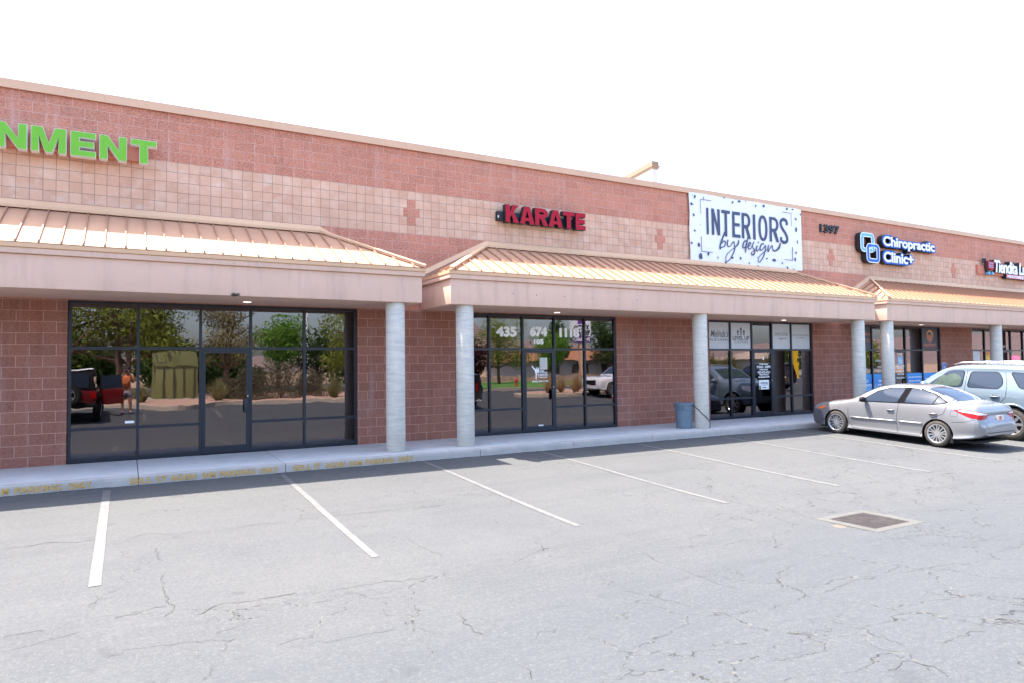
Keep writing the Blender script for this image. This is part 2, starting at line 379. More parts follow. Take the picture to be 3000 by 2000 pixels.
# the longest cracks, and the ragged gap where the asphalt meets the kerb
M_crk = mat('open_crack', (.030,.029,.029), .95); M_crkf = mat('sandy_crack', (.047,.043,.040), .95, var=.5, vs=18)
CR = [('d', [(-1.25, -5.23), (-0.99, -5.25), (-0.71, -5.23), (-0.49, -5.17), (-0.21, -5.27), (0.05, -5.45), (0.28, -5.3), (0.49, -5.45), (0.81, -5.47), (1.25, -5.49), (1.79, -5.53), (2.35, -5.49), (2.87, -5.53), (3.42, -5.57), (4.11, -5.67)]), ('d', [(-1.0, -5.33), (-0.79, -5.14), (-0.52, -5.33), (-0.27, -5.26)]), ('d', [(0.21, -5.79), (0.31, -5.97), (0.32, -6.4), (0.4, -6.7), (0.35, -7.12), (0.32, -7.6), (0.37, -7.96), (0.36, -8.2), (0.32, -8.32)]), ('d', [(-0.88, -8.11), (-0.7, -8.12), (-0.49, -8.13), (-0.3, -8.27), (-0.2, -8.16), (-0.03, -8.11), (0.18, -8.03), (0.37, -8.06)]), ('d', [(0.54, -8.37), (0.78, -8.23), (1.03, -8.25), (1.41, -8.28), (1.64, -8.38), (2.02, -8.35), (2.45, -8.41), (2.79, -8.39)]), ('f', [(-0.3, -8.3), (-0.41, -8.36), (-0.6, -8.37), (-0.83, -8.47)]), ('f', [(-0.14, -8.94), (0.05, -8.88), (0.25, -8.89), (0.56, -8.96), (0.74, -9.07), (0.67, -9.22), (0.6, -9.46), (0.53, -9.67), (0.49, -9.79)]), ('d', [(0.62, -9.46), (0.8, -9.47), (1.0, -9.45), (1.29, -9.49), (1.66, -9.52), (1.98, -9.53)]), ('f', [(0.91, -8.71), (0.85, -8.81), (0.71, -8.86), (0.63, -8.9)]), ('f', [(3.07, -6.75), (3.03, -7.29), (3.12, -7.93)]), ('d', [(2.52, -9.11), (2.56, -9.48), (2.52, -9.87), (2.45, -10.26), (2.39, -10.59), (2.41, -10.81), (2.37, -11.13)]), ('f', [(1.81, -10.29), (1.99, -10.29), (2.22, -10.23), (2.42, -10.27)]), ('d', [(2.51, -10.65), (2.9, -10.67), (3.19, -10.64), (3.65, -10.72), (4.07, -10.76), (4.46, -10.8), (4.81, -10.77), (5.46, -10.97), (6.19, -10.9), (6.97, -11.06), (7.53, -11.12), (8.73, -11.18)]), ('f', [(8.71, -7.61), (8.4, -8.56), (8.38, -8.87)]), ('d', [(9.51, -9.57), (10.74, -9.28), (11.74, -9.34), (12.54, -9.34)]), ('f', [(9.15, -9.76), (9.37, -10.17), (9.5, -10.71)]), ('f', [(5.28, -8.59), (5.16, -9.14), (5.16, -9.63), (5.05, -10.11), (5.08, -10.41)]), ('f', [(4.19, -9.8), (4.3, -10.19), (4.34, -10.55), (4.51, -10.84), (4.52, -11.19)]), ('d', [(4.45, -11.34), (4.08, -11.56), (3.65, -11.56), (3.42, -11.73)]), ('f', [(4.44, -11.54), (4.33, -11.81), (4.18, -12.0), (3.99, -11.94), (3.74, -11.89)]), ('f', [(4.84, -11.53), (4.73, -11.94), (4.62, -12.28), (4.78, -12.38), (5.05, -12.39), (5.35, -12.42)]), ('f', [(4.56, -12.04), (4.38, -12.35), (4.57, -12.41), (4.64, -12.59)]), ('f', [(4.12, -12.46), (4.36, -12.43), (4.4, -12.57), (4.3, -12.75)]), ('f', [(6.91, -11.19), (6.09, -11.62), (6.03, -11.84), (6.51, -11.96)])]
def crack_strip(pts, w0, m, k):
    P = catmull([Vector((a,b,0)) for a,b in pts], 1); Q = []
    for a,b in zip(P,P[1:]):
        n = max(2,int((b-a).length/.025)); Q += [a.lerp(b,t/n) for t in range(n)]
    mb = MB(); run = []
    def flush():
        if len(run) > 2:
            vs = []
            for i,(p,w_) in enumerate(run):
                d = (run[min(i+1,len(run)-1)][0]-run[max(i-1,0)][0]).normalized(); q = Vector((-d.y,d.x,0))*w_*(0.15 if i in (0,len(run)-1) else 1)
                for e in (p+q,p-q): vs.append((e.x,e.y,gy(e.y)+.0035))
            mb.add(vs, [(2*i,2*i+1,2*i+3,2*i+2) for i in range(len(run)-1)])
        run.clear()
    for i,p in enumerate(Q):
        j = Vector((noise.noise(Vector((p.x*6,p.y*6,k)))*.05+noise.noise(Vector((p.x*19,p.y*19,k)))*.040+noise.noise(Vector((p.x*55,p.y*55,k)))*.014, noise.noise(Vector((p.x*6,p.y*6,k+40)))*.05+noise.noise(Vector((p.x*19,p.y*19,k+9)))*.040+noise.noise(Vector((p.x*55,p.y*55,k+9)))*.014, 0))
        g = noise.noise(Vector((p.x*1.6,p.y*1.6,k*3.3)))
        if g < -.2: flush(); continue
        run.append((p+j, w0*(.45+1.1*abs(noise.noise(Vector((p.x*9,p.y*9,k)))))))
    flush()
    if mb.v: tag(mb.build('asphalt_crack', m, recalc=False), kind='structure')
for k,(t_,pp) in enumerate(CR): crack_strip(pp, .0040 if t_ == 'd' else .0030, M_crk if t_ == 'd' else M_crkf, k)
for a,b in ((-9,2),(2,12),(12,24),(24,39)): crack_strip([(a+(b-a)*i/20,-2.062) for i in range(21)], .012, M_crk, 77+a)
# storm drain
dr = empty('storm_drain', (8.90,-9.26,gy(-9.26)), label='rusty square steel grate in a raised concrete surround set into the parking lot', cat='drain')
DZ = .02
M_cfr = concrete('drain_concrete', (.075,.075,.07), (.10,.098,.092), 6)
mb = MB(); 
for a in ((-.53,-.39,-.46,.46),(.39,.53,-.46,.46),(-.39,.39,-.46,-.34),(-.39,.39,.34,.46)): mb.box(a[0],a[1],a[2],a[3],-.25,DZ)
mb.build('concrete_surround', M_cfr, dr, bevel=.008)
M_rust = mat('rusty_steel', (.058,.050,.050), .75, .2, var=.5, vs=6, bump=.3)
mb = MB()
for i in range(27): 
    x = -.378+i*.029; mb.box(x-.005,x+.005,-.335,.335,-.03,DZ-.004)
for i in range(9): mb.tube([(-.38,-.3+i*.075,DZ-.012),(.38,-.3+i*.075,DZ-.012)], .005, 6)
for a in ((-.388,.388,-.338,-.325),(-.388,.388,.325,.338)): mb.box(*a,-.035,DZ-.003)
mb.build('grate', M_rust, dr)
mb = MB(); mb.box(-.385,.385,-.335,.335,-.24,-.235); mb.build('catch_basin', M_dark, dr)
M_patch = mat('crumbled_patch', (.125,.098,.075), .95, var=.35, vs=9, bump=.8, bs=40, bd=.02)
mb = MB(); outl = []
for k in range(60):
    t = k/60*2*math.pi; rx = .60+.05*noise.noise(Vector((math.cos(t)*2,math.sin(t)*2,3))); ry = .53+.06*noise.noise(Vector((math.cos(t)*3,math.sin(t)*3,8)))
    c,s = math.cos(t), math.sin(t); q = max(abs(c),abs(s)); outl.append((c/q*rx-(.07 if c<0 else 0), s/q*ry-(.04 if s<0 else 0)))
mb.prism(outl, 'z', -.02, .004); mb.build('crumbled_asphalt', M_patch, dr)

# ------------------------------------------------------------------ building materials
def block(name='split_face_block', dark=1.0):
    m = N(name); c = m.coord(); s = m.sep(c)
    v = m.comb(m.math('SUBTRACT', s[0], .087), m.math('SUBTRACT', s[2], 5.865-.2032*40), 0)
    b = m.n('TexBrick'); b.offset = .5; m.l(v, b.inputs['Vector']); b.inputs['Scale'].default_value = 1
    b.inputs['Brick Width'].default_value = .4064; b.inputs['Row Height'].default_value = .2032; b.inputs['Mortar Size'].default_value = .0060
    b.inputs['Mortar Smooth'].default_value = .2; b.inputs['Bias'].default_value = 0
    b.inputs['Color1'].default_value = (.0,.0,.0,1); b.inputs['Color2'].default_value = (1,1,1,1); b.inputs['Mortar'].default_value = (.5,.5,.5,1)
    k = m.sep(b.outputs['Color'])[0]
    rv = m.coord(scale=(1,1,1.9)); r1 = m.noise(rv, 26, 7, .72, .8); r2 = m.noise(c, 95, 3, .75); big = m.noise(c, .7, 4, .6)
    col = m.mix(m.mr(k,.1,.9), (.55,.215,.142,1), (.44,.168,.112,1))
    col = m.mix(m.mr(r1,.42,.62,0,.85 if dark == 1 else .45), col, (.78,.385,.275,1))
    col = m.mix(m.mr(r1,.28,.46,.6,0), col, (.20,.085,.075,1))
    col = m.mix(m.mr(r2,.62,.75,0,.7), col, (.60,.46,.40,1))
    col = m.mix(m.mr(big,.55,.75,0,.30), col, (.50,.38,.34,1))
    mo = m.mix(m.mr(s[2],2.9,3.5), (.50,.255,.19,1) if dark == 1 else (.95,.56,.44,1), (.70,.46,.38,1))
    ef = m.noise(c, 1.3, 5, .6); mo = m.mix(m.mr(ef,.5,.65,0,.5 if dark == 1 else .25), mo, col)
    col = m.mix(m.math('MULTIPLY', b.outputs['Fac'], .9), col, mo)
    sk_ = m.noise(m.coord(scale=(2.6,1,.16)), 1.8, 6, .7); col = m.mix(m.mr(sk_,.54,.72,0,.32), col, (.70,.60,.56,1)); col = m.mix(m.mr(sk_,.30,.44,.25,0), col, (.16,.08,.07,1))
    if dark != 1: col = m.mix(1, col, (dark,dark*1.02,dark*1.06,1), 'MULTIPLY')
    m.set(col=col, rough=.92, spec=.2)
    h = m.math('SUBTRACT', m.math('MULTIPLY', r1, 1.0), m.math('MULTIPLY', b.outputs['Fac'], .25))
    h = m.math('ADD', h, m.math('MULTIPLY', r2, .15))
    m.bump(h, .9, .022); return m.mat
M_block = block()
M_blockl = block('canopy_shaded_block', .63)  # same block darkened for the lower wall: shade under the canopy put into its colour
def tiles():
    m = N('ground_face_tile'); c = m.coord(); s = m.sep(c)
    v = m.comb(m.math('SUBTRACT', s[0], 5.947-.2032*200), m.math('SUBTRACT', s[2], 4.849-.2032*10), 0)
    b = m.n('TexBrick'); b.offset = 0; m.l(v, b.inputs['Vector']); b.inputs['Scale'].default_value = 1
    b.inputs['Brick Width'].default_value = .2032; b.inputs['Row Height'].default_value = .2032; b.inputs['Mortar Size'].default_value = .0036
    b.inputs['Mortar Smooth'].default_value = .1
    b.inputs['Color1'].default_value = (0,0,0,1); b.inputs['Color2'].default_value = (1,1,1,1); b.inputs['Mortar'].default_value = (.5,.5,.5,1)
    k = m.sep(b.outputs['Color'])[0]; n1 = m.noise(c, 3.2, 6, .65, .6); n2 = m.noise(c, 40, 4, .7); n3 = m.noise(c, .55, 3)
    col = m.mix(m.mr(k,.1,.9), (.72,.445,.31,1), (.62,.365,.25,1))
    col = m.mix(m.mr(n1,.45,.7,0,.6), col, (.78,.61,.50,1)); col = m.mix(m.mr(n2,.5,.75,0,.35), col, (.36,.235,.18,1))
    col = m.mix(m.mr(n3,.45,.7,0,.35), col, (.54,.34,.24,1))
    col = m.mix(b.outputs['Fac'], col, (.20,.15,.125,1))
    m.set(col=col, rough=.85, spec=.25); m.bump(m.math('SUBTRACT', m.math('MULTIPLY',n2,.15), b.outputs['Fac']), .6, .006); return m.mat
M_tile = tiles()
def stucco():
    m = N('pink_stucco'); c = m.coord(); n1 = m.noise(c, 1.2, 5, .6); n2 = m.noise(c, 130, 4, .7); st = m.noise(m.coord(scale=(3,3,.35)), 1.6, 6, .65)
    col = m.mix(m.mr(n1,.3,.7), (.68,.455,.345,1), (.75,.50,.385,1)); col = m.mix(m.mr(st,.50,.70,0,.42), col, (.46,.32,.26,1)); col = m.mix(m.mr(m.noise(c,9,4,.7),.62,.72,0,.25), col, (.42,.33,.29,1))
    m.set(col=col, rough=.9, spec=.2); m.bump(n2, .5, .004); return m.mat
M_stuc = stucco()
M_trim = mat('tan_metal_trim', (.70,.43,.25), .45, 0, var=.07, vs=1.5, spec=.5)
M_cap = mat('tan_parapet_metal', (.66,.42,.275), .5, 0, var=.06, vs=1.2, spec=.4)
M_roof = mat('copper_brown_standing_seam', (.475,.255,.15), .5, 0, var=.11, vs=1.2, spec=.6, coat=.3)
M_roof.node_tree.nodes['Principled BSDF'].inputs['Coat Roughness'].default_value = .5
M_seam = mat('copper_brown_seam', (.34,.185,.115), .5, .0)
M_white = mat('white_wall', (.46,.46,.46), .8, var=.04)
M_deck = mat('roof_gravel', (.4,.38,.35), .95, var=.2)
M_frame = mat('dark_bronze_aluminium', (.022,.027,.040), .38, .3, var=.15, vs=4, spec=.5)
def column_mat():
    m = N('spiral_formed_concrete'); c = m.coord('Object'); s = m.sep(c)
    ang = m.n('Math', operation='ARCTAN2'); m.l(s[1], ang.inputs[0]); m.l(s[0], ang.inputs[1])
    ph = m.math('ADD', m.math('MULTIPLY', s[2], 1/.165), m.math('MULTIPLY', ang.outputs[0], 1/(2*math.pi)))
    wob = m.math('ADD', ph, m.math('MULTIPLY', m.noise(c, 3, 3), .12)); fr = m.math('FRACT', wob)
    d = m.math('ABSOLUTE', m.math('SUBTRACT', fr, .5)); ln = m.mr(d, .47, .495)
    ln = m.math('MULTIPLY', ln, m.mr(m.noise(c, 5, 4), .35, .65, .1, .75))
    n1 = m.noise(c, 4, 7, .7); n2 = m.noise(c, 40, 4, .7)
    hz = m.noise(m.coord(scale=(1.2,1.2,14)), 2.5, 5, .6)
    col = m.mix(m.mr(n1,.3,.7), (.57,.525,.445,1), (.69,.645,.56,1)); col = m.mix(m.mr(hz,.42,.68,0,.6), col, (.40,.40,.395,1))
    col = m.mix(m.mr(n2,.60,.70,0,.6), col, (.30,.30,.29,1))
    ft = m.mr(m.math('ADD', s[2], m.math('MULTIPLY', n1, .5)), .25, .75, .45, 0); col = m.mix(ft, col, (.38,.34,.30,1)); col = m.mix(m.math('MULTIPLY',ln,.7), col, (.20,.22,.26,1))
    m.set(col=col, rough=.85, spec=.3); m.bump(m.math('SUBTRACT', m.math('MULTIPLY',n2,.2), ln), .4, .005); return m.mat
M_col = column_mat()
def glass(name, tint, refl, rough=0.0, wav=.25):
    # tinted pane: a see-through part and a mirror part that grows towards grazing angles
    m = N(name); t = m.t; t.nodes.remove(m.p)
    g = m.n('BsdfGlossy'); g.inputs['Roughness'].default_value = rough; g.inputs['Color'].default_value = (1,.935,1,1)
    tr = m.n('BsdfTransparent'); tr.inputs['Color'].default_value = (*tint,1)
    fr = m.n('Fresnel'); fr.inputs['IOR'].default_value = 1.5
    f = m.math('ADD', m.math('MULTIPLY', fr.outputs[0], .9), refl, clamp=True)
    mx = m.n('MixShader'); m.l(f, mx.inputs[0]); m.l(tr.outputs[0], mx.inputs[1]); m.l(g.outputs[0], mx.inputs[2]); m.l(mx.outputs[0], m.out.inputs[0])
    b = m.n('Bump'); b.inputs['Strength'].default_value = wav; b.inputs['Distance'].default_value = .004; m.l(m.noise(m.coord(), 1.6, 2), b.inputs['Height'])
    m.l(b.outputs[0], g.inputs['Normal']); return m.mat
M_glass = glass('tinted_storefront_glass', (.34,.33,.30), .085)

# ------------------------------------------------------------------ building
bld = empty('strip_mall', (0,0,0), label='long red block strip mall with pale tile band and three tan metal awnings', cat='building')
X0,X1 = -9.5, 44
SF = [('a',-.96,4.53),('b',6.955,11.90),('c',15.44,20.33),('d',22.60,28.12),('e',30.45,36.0)]
mb = MB(); HD = 3.035
x = X0
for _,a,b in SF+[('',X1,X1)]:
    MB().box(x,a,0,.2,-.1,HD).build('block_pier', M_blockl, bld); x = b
mb.box(X0,X1,0,.2,HD,4.849); mb.box(X0,X1,0,.2,5.865,6.90)
mb.box(X0,X0+.2,.2,24,-.1,6.88); mb.box(X1-.2,X1,.2,24,-.1,6.88); mb.box(X0+.2,X1-.2,23.8,24,-.1,6.88)
mb.build('block_wall', M_block, bld)
mb = MB(); mb.box(X0,X1,.004,.2,4.849,5.865); mb.build('tile_band', M_tile, bld)
for cx in (5.847, 13.578, 21.42, 29.23, 37.0):
    mb = MB(); zz = 5.062; h = .2; w_ = .2
    mb.box(cx-.098,cx+.098,-.004,.01,zz+.002,zz+h); mb.box(cx-.2,cx+.2,-.004,.01,zz+h+.004,zz+2*h+.004); mb.box(cx-.098,cx+.098,-.004,.01,zz+2*h+.008,zz+3*h+.006)
    mb.build('block_cross', M_block, bld)
mb = MB(); L = 3.05; x = X0-.05; k = 0
while x < X1:
    e = min(x+L-.004, X1+.05); mb.prism([(-.055,6.845),(-.055,7.012),(.25,7.03),(.25,6.86),(.235,6.86),(.235,7.01),(-.04,6.99),(-.04,6.845)], 'x', x, e); x += L
mb.build('parapet_cap', M_cap, bld)
mb = MB(); mb.box(X0+.2,X1-.2,.2,23.8,6.1,6.2); mb.build('roof_deck', M_deck, bld)
# raised screen wall on the roof, its sloping cap catches the sun
mb = MB(); mb.prism([(8,6.2),(8,10.47),(13.5,9.9),(13.5,6.2)], 'x', 20.42, 20.72); mb.build('roof_screen_wall', M_white, bld)
mb = MB(); mb.prism([(7.96,10.46),(7.96,10.80),(13.5,10.23),(13.5,9.89)], 'x', 20.38, 20.77)
mb.prism([(7.9,10.56),(7.9,10.60),(13.5,10.03),(13.5,9.99)], 'x', 20.35, 20.80); mb.build('screen_wall_cap', mat('ochre_cap_metal',(.22,.155,.10),.6), bld)
# ---- columns
def column(x):
    mb = MB(); mb.lathe([(0,-.04),(.192,-.04),(.198,-.025),(.198,3.04),(.19,3.055),(0,3.055)], (0,0,0), 48)
    o = mb.build('column', M_col, bld, smooth=True, ang=40, merge=True); o.location = (x,-1.47,0); o.rotation_euler.z = random.uniform(0,6); return o
for x in (4.897,6.506,13.605,20.588,22.16,29.206,36.3): column(x)
# ---- canopies
EY, EZ = -1.795, 3.785; WZ = 4.70; SL = (WZ-EZ)/(-EY)
def canopy(xa, xb, lights, hipl=True, hipr=True):
    f = MB(); f.box(xa,xb,-1.71,-.003,3.048,3.60); o = f.build('canopy_beam', M_stuc, bld, bevel=.018)
    lx0, lx1 = (xa-.05 if hipl else xa), (xb+.05 if hipr else xb)
    f = MB(); f.box(lx0,lx1,-1.76,-.003,3.602,3.698); f.build('canopy_lip', M_stuc, bld, bevel=.012)
    f = MB(); f.box(lx0-.012,lx1+.012,-1.782,-.003,3.70,3.778); f.build('eave_flashing', M_trim, bld, bevel=.004)
    # roof planes: front slope with hipped ends (45 degrees in plan)
    A,B = lx0-.015, lx1+.015; D = -EY; ra, rb = (A+D if hipl else A), (B-D if hipr else B)
    def zf(y): return EZ+(y-EY)*SL
    r = MB(); th = .03
    top = [(A,EY,EZ),(B,EY,EZ),(rb,0,WZ),(ra,0,WZ)]
    r.add(top, [(0,1,2,3)])
    if hipl: r.add([(A,EY,EZ),(ra,0,WZ),(A,0,EZ)], [(0,1,2)])
    if hipr: r.add([(B,EY,EZ),(B,0,EZ),(rb,0,WZ)], [(0,1,2)])
    r.add([(A,EY,EZ-.004),(B,EY,EZ-.004),(B,0,EZ-.004),(A,0,EZ-.004)], [(0,3,2,1)])
    s = MB(); p = .3075; x = A+.16
    def rib(p0, p1, nrm):
        p0,p1 = Vector(p0),Vector(p1); d = (p1-p0).normalized(); side = d.cross(nrm).normalized()*.010; up = nrm*.042
        vs = [p0-side,p0+side,p0+side+up,p0-side+up,p1-side,p1+side,p1+side+up,p1-side+up]
        s.add(vs, [(0,1,2,3),(4,7,6,5),(0,4,5,1),(1,5,6,2),(2,6,7,3),(3,7,4,0)])
    nf = Vector((0,-SL,1)).normalized()
    while x < B-.05:
        ye = 0
        if hipl and x < ra: ye = EY+(x-A)
        if hipr and x > rb: ye = EY+(B-x)
        ye = min(ye, -.07)
        if ye-EY > .06: rib((x,EY+.01,EZ+.003), (x,ye-.02,zf(ye-.02)), nf)
        x += p
    for hip,sx in ((hipl,1),(hipr,-1)):
        if not hip: continue
        E0 = A if sx>0 else B; nh = Vector((-SL*sx,0,1)).normalized(); y = EY+.22
        while y < -.1:
            run = (y-EY); rib((E0+sx*.01,y,EZ+.003), (E0+sx*(run-.02),y,zf(y-.02)), nh); y += .3075
    r.add(s.v, s.f, 1); r.build('metal_roof', [M_roof, M_seam], bld)
    # hip and wall flashings
    h = MB()
    def strip(p0, p1, off, w1, w2, hgt=.05):
        p0,p1 = Vector(p0),Vector(p1); d = (p1-p0).normalized()
        a = Vector(w1); b = Vector(w2); up = Vector((0,0,hgt))
        vs = [p0-a,p0+up,p0+b,p1-a,p1+up,p1+b]
        h.add([v for v in vs]+[v-Vector((0,0,.035)) for v in vs], [(0,1,4,3),(1,2,5,4),(6,7,1,0),(7,8,2,1),(3,4,10,9),(4,5,11,10),(0,3,9,6),(2,8,11,5)])
    for hip,sx,E0,r0 in ((hipl,1,A,ra),(hipr,-1,B,rb)):
        if hip:
            h.v, h.f, h.m = [],[],[]
            strip((E0,EY,EZ+.035), (r0,-.01,WZ+.035), 0, (sx*-.06,.075,-.005), (sx*.06,-.075,-.005), .035)
            h.build('hip_flashing', M_trim, bld)
    g = MB()
    g.prism([(-.002,WZ+.135),(-.06,WZ+.125),(-.13,WZ+.02),(-.13,WZ-.035),(-.115,WZ-.035),(-.115,WZ),(-.002,WZ)], 'x', ra, rb)
    for hip,sx,E0,r0 in ((hipl,1,A,ra),(hipr,-1,B,rb)):
        if not hip: continue
        cs = [(-.002,.135),(-.06,.125),(-.13,.02),(-.13,-.035),(-.115,-.035),(-.002,.0)]
        vs = [(E0,y,EZ+.03+z) for y,z in cs]+[(r0,y,WZ+z) for y,z in cs]; n = len(cs)
        g.add(vs, [(i,(i+1)%n,n+(i+1)%n,n+i) for i in range(n)]+[tuple(range(n)),tuple(n+i for i in reversed(range(n)))])
    g.build('wall_flashing', M_trim, bld)
    for (lx,ly) in lights:
        q = MB(); q.lathe([(0,-.003),(.055,-.003),(.058,0),(.072,-.005),(.078,0)], (lx,ly,3.046), 24); q.build('downlight', M_lamp, bld)
M_lamp = mat('lit_downlight', (1,.95,.85), .4, es=.5)
canopy(-9.4, 5.41, [(2.103,-.57)], hipl=False)
canopy(6.07, 21.16, [(9.553,-.57),(18.166,-.57)])
canopy(21.82, 43, [(25.8,-.57),(34,-.57)], hipr=False)
# ---- storefronts
def storefront(xa, xb, mull, door, zt=2.146, zl=.622):
    """mull: mullion centre lines between xa and xb; door: index of the bay that is the door"""
    y0,y1 = .035,.135; w = .05; f = MB()
    ed = [xa+w/2+.01]+list(mull)+[xb-w/2-.01]
    for i,e in enumerate(ed): f.box(e-w/2,e+w/2,y0,y1,0,3.03)
    for i,(a,b) in enumerate(zip(ed,ed[1:])):
        a+=w/2; b-=w/2; f.box(a,b,y0+.002,y1,2.975,3.03); f.box(a,b,y0+.002,y1,zt-.027,zt+.027)
        if i != door: f.box(a,b,y0+.002,y1,.0,.07); f.box(a,b,y0+.002,y1,zl-.027,zl+.027)
        else: f.box(a,b,y0+.03,y1,.0,.012)
    fr = f.build('storefront_frame', M_frame, bld)
    for i,(a,b) in enumerate(zip(ed,ed[1:])):
        a+=w/2; b-=w/2
        for z0,z1 in ((zt+.027,2.975),)+(((zl+.027,zt-.027),(.07,zl-.027)) if i!=door else ()):
            g = MB(); g.box(a,b,.08,.086,z0,z1); g.build('window_pane', M_glass, fr)
    a,b = ed[door]+w/2+.004, ed[door+1]-w/2-.004; d = MB(); z1 = zt-.031
    d.box(a,a+.062,y0-.004,.09,.014,z1); d.box(b-.062,b,y0-.004,.09,.014,z1); d.box(a+.062,b-.062,y0-.004,.09,z1-.062,z1); d.box(a+.062,b-.062,y0-.004,.09,.014,.15)
    dr = d.build('door', M_frame, bld)
    g = MB(); g.box(a+.062,b-.062,.055,.061,.15,z1-.062); g.build('door_pane', M_glass, dr)
    hh = MB(); hh.box(b-.115,b-.05,-.03,-.012,.82,1.10); hh.box(b-.05,b-.03,-.03,-.012,.86,1.06); hh.box(b-.06,b-.035,-.012,.03,.86,.90); hh.box(b-.06,b-.035,-.012,.03,1.02,1.06); hh.build('door_handle', M_frame, dr, bevel=.004)
    k = MB(); k.lathe([(0,-.012),(.014,-.012),(.016,0)], (b-.035,y0-.004,1.16), 16, 'y'); k.build('door_lock', M_steel, dr)
    return fr, dr
mb = MB(); mb.tube([(22.6,-1.25,3.0),(30.5,-1.25,2.985)], .011, 6); 
for x in (23.4,24.9,26.5,28.2,29.8): mb.tube([(x,-1.25,3.05),(x,-1.25,2.99)], .008, 5)
mb.build('conduit', M_stuc, bld)
M_steel = mat('brushed_steel', (.55,.55,.56), .35, .9)
S1,D1 = storefront(-.96,4.53,(.194,1.305,2.267,3.37),2)
S2,D2 = storefront(6.955,11.90,(7.917,8.89,9.863,10.848),2)
S3,D3 = storefront(15.44,20.33,(16.42,17.391,18.331,19.277),2)
S4,D4 = storefront(22.60,28.12,(23.706,24.80,25.79,26.912),2)
S5,D5 = storefront(30.45,36.0,(31.54,32.62,33.70,34.77),2)
# interior rooms behind the glass
M_int = mat('interior_dark_wall', (.20,.185,.16), .9, var=.1)
M_intf = mat('interior_carpet', (.10,.09,.08), .95, var=.2)
mb = MB()
for a,b in ((-2.5,5.9),(6.1,14.4),(14.6,21.4),(21.6,29.2),(29.4,38)):
    mb.box(a,a+.1,.25,7,-.02,3.2); mb.box(b-.1,b,.25,7,-.02,3.2); mb.box(a+.1,b-.1,6.9,7,-.02,3.2); mb.box(a+.1,b-.1,.25,6.9,3.1,3.2)
mb.build('interior_wall', M_int, bld)
mb = MB(); mb.box(X0+.2,X1-.2,.14,7,-.1,-.005); mb.build('interior_floor', M_intf, bld)
# ------------------------------------------------------------------ vehicles
def car_paint(name, col, metal=.55, rough=.32, dirt=.1):
    m = N(name); v = m.coord(); n = m.noise(v, 3, 6, .7)
    c = m.mix(m.mr(n,.45,.8,0,dirt), (*col,1), (.30,.26,.21,1)); m.set(col=c, metal=metal, rough=rough, coat=1, coatr=.03, spec=.5)
    m.p.inputs['Coat Weight'].default_value = 1.0; return m.mat
M_plast = mat('black_plastic', (.012,.012,.014), .6, var=.2, spec=.2)
M_seamd = mat('panel_gap', (.010,.010,.011), .9, spec=.05)
M_tyre = mat('tyre_rubber', (.030,.029,.028), .9, spec=.1, var=.4, vs=8, bump=.3, bs=40)
M_tyred = mat('dusty_tyre_sidewall', (.062,.056,.050), .95, spec=.1, var=.35, vs=10)
M_alloy = mat('alloy_rim', (.62,.62,.64), .28, .85)
M_wdark = mat('wheel_shadow', (.02,.02,.022), .8)
M_cglass = N('car_glass').set(col=(.030,.042,.065,1), rough=.03, spec=.3).mat
M_chrome = mat('chrome', (.75,.75,.77), .12, 1)
M_red = N('tail_light_red').set(col=(.34,.005,.006,1), rough=.2, spec=.3).mat
M_clear = N('clear_lens').set(col=(.75,.72,.74,1), rough=.12, coat=1).mat
M_amber = N('amber_lens').set(col=(.75,.16,.03,1), rough=.2, coat=1).mat
M_plate = mat('licence_plate', (.72,.66,.62), .5, var=.1)
M_orange = mat('plate_print', (.62,.17,.06), .5)
M_rubber = mat('window_seal', (.008,.008,.010), .9, spec=.05)
M_shade = mat('green_sun_shade', (.03,.055,.045), .5, .3, var=.5, vs=7)
M_tan = mat('tan_upholstery', (.50,.42,.30), .8)

def loft(stations, per=7, seg=5):
    """stations: (s, [(halfwidth, height) x K]) from bottom centre round to top centre -> closed, symmetric mesh in x,s,z"""
    K = len(stations[0][1]); S = []
    P = [[Vector((st[0], w_, h_)) for (w_,h_) in st[1]] for st in stations]
    n = len(P); rows = []
    for i in range(n-1):
        for k in range(per):
            t = k/per; row = []
            for j in range(K):
                a,b,c,d = P[max(i-1,0)][j],P[i][j],P[i+1][j],P[min(i+2,n-1)][j]
                def tan(p,q,r): # limited slope, no overshoot
                    o = Vector((0,0,0)); dx = r.x-p.x
                    for ax in (1,2):
                        u,v_ = (q[ax]-p[ax])/max(q.x-p.x,1e-6), (r[ax]-q[ax])/max(r.x-q.x,1e-6)
                        o[ax] = 0 if u*v_ <= 0 else 2*u*v_/(u+v_)
                    return o
                L = c.x-b.x
                m0 = tan(a,b,c) if i>0 else (c-b)/L; m1 = tan(b,c,d) if i<n-2 else (c-b)/L
                h00,h10,h01,h11 = 2*t**3-3*t*t+1, t**3-2*t*t+t, -2*t**3+3*t*t, t**3-t*t
                q = b*h00+m0*L*h10+c*h01+m1*L*h11; q.x = b.x+L*t; row.append(q)
            rows.append(row)
    rows.append(P[-1])
    vs = []; M = 0
    for row in rows:
        prof = catmull([Vector((q.y,q.z,0)) for q in row], seg)
        s_ = row[0].x; half = [(max(p.x,0),p.y) for p in prof]; half[0] = (0,half[0][1]); half[-1] = (0,half[-1][1])
        ring = [(x,s_,z) for x,z in half]+[(-x,s_,z) for x,z in reversed(half[1:-1])]
        M = len(ring); vs += ring
    fs = []
    for i in range(len(rows)-1):
        for k in range(M): fs.append((i*M+k,i*M+(k+1)%M,(i+1)*M+(k+1)%M,(i+1)*M+k))
    fs += [tuple(reversed(range(M))), tuple((len(rows)-1)*M+k for k in range(M))]
    return vs, fs
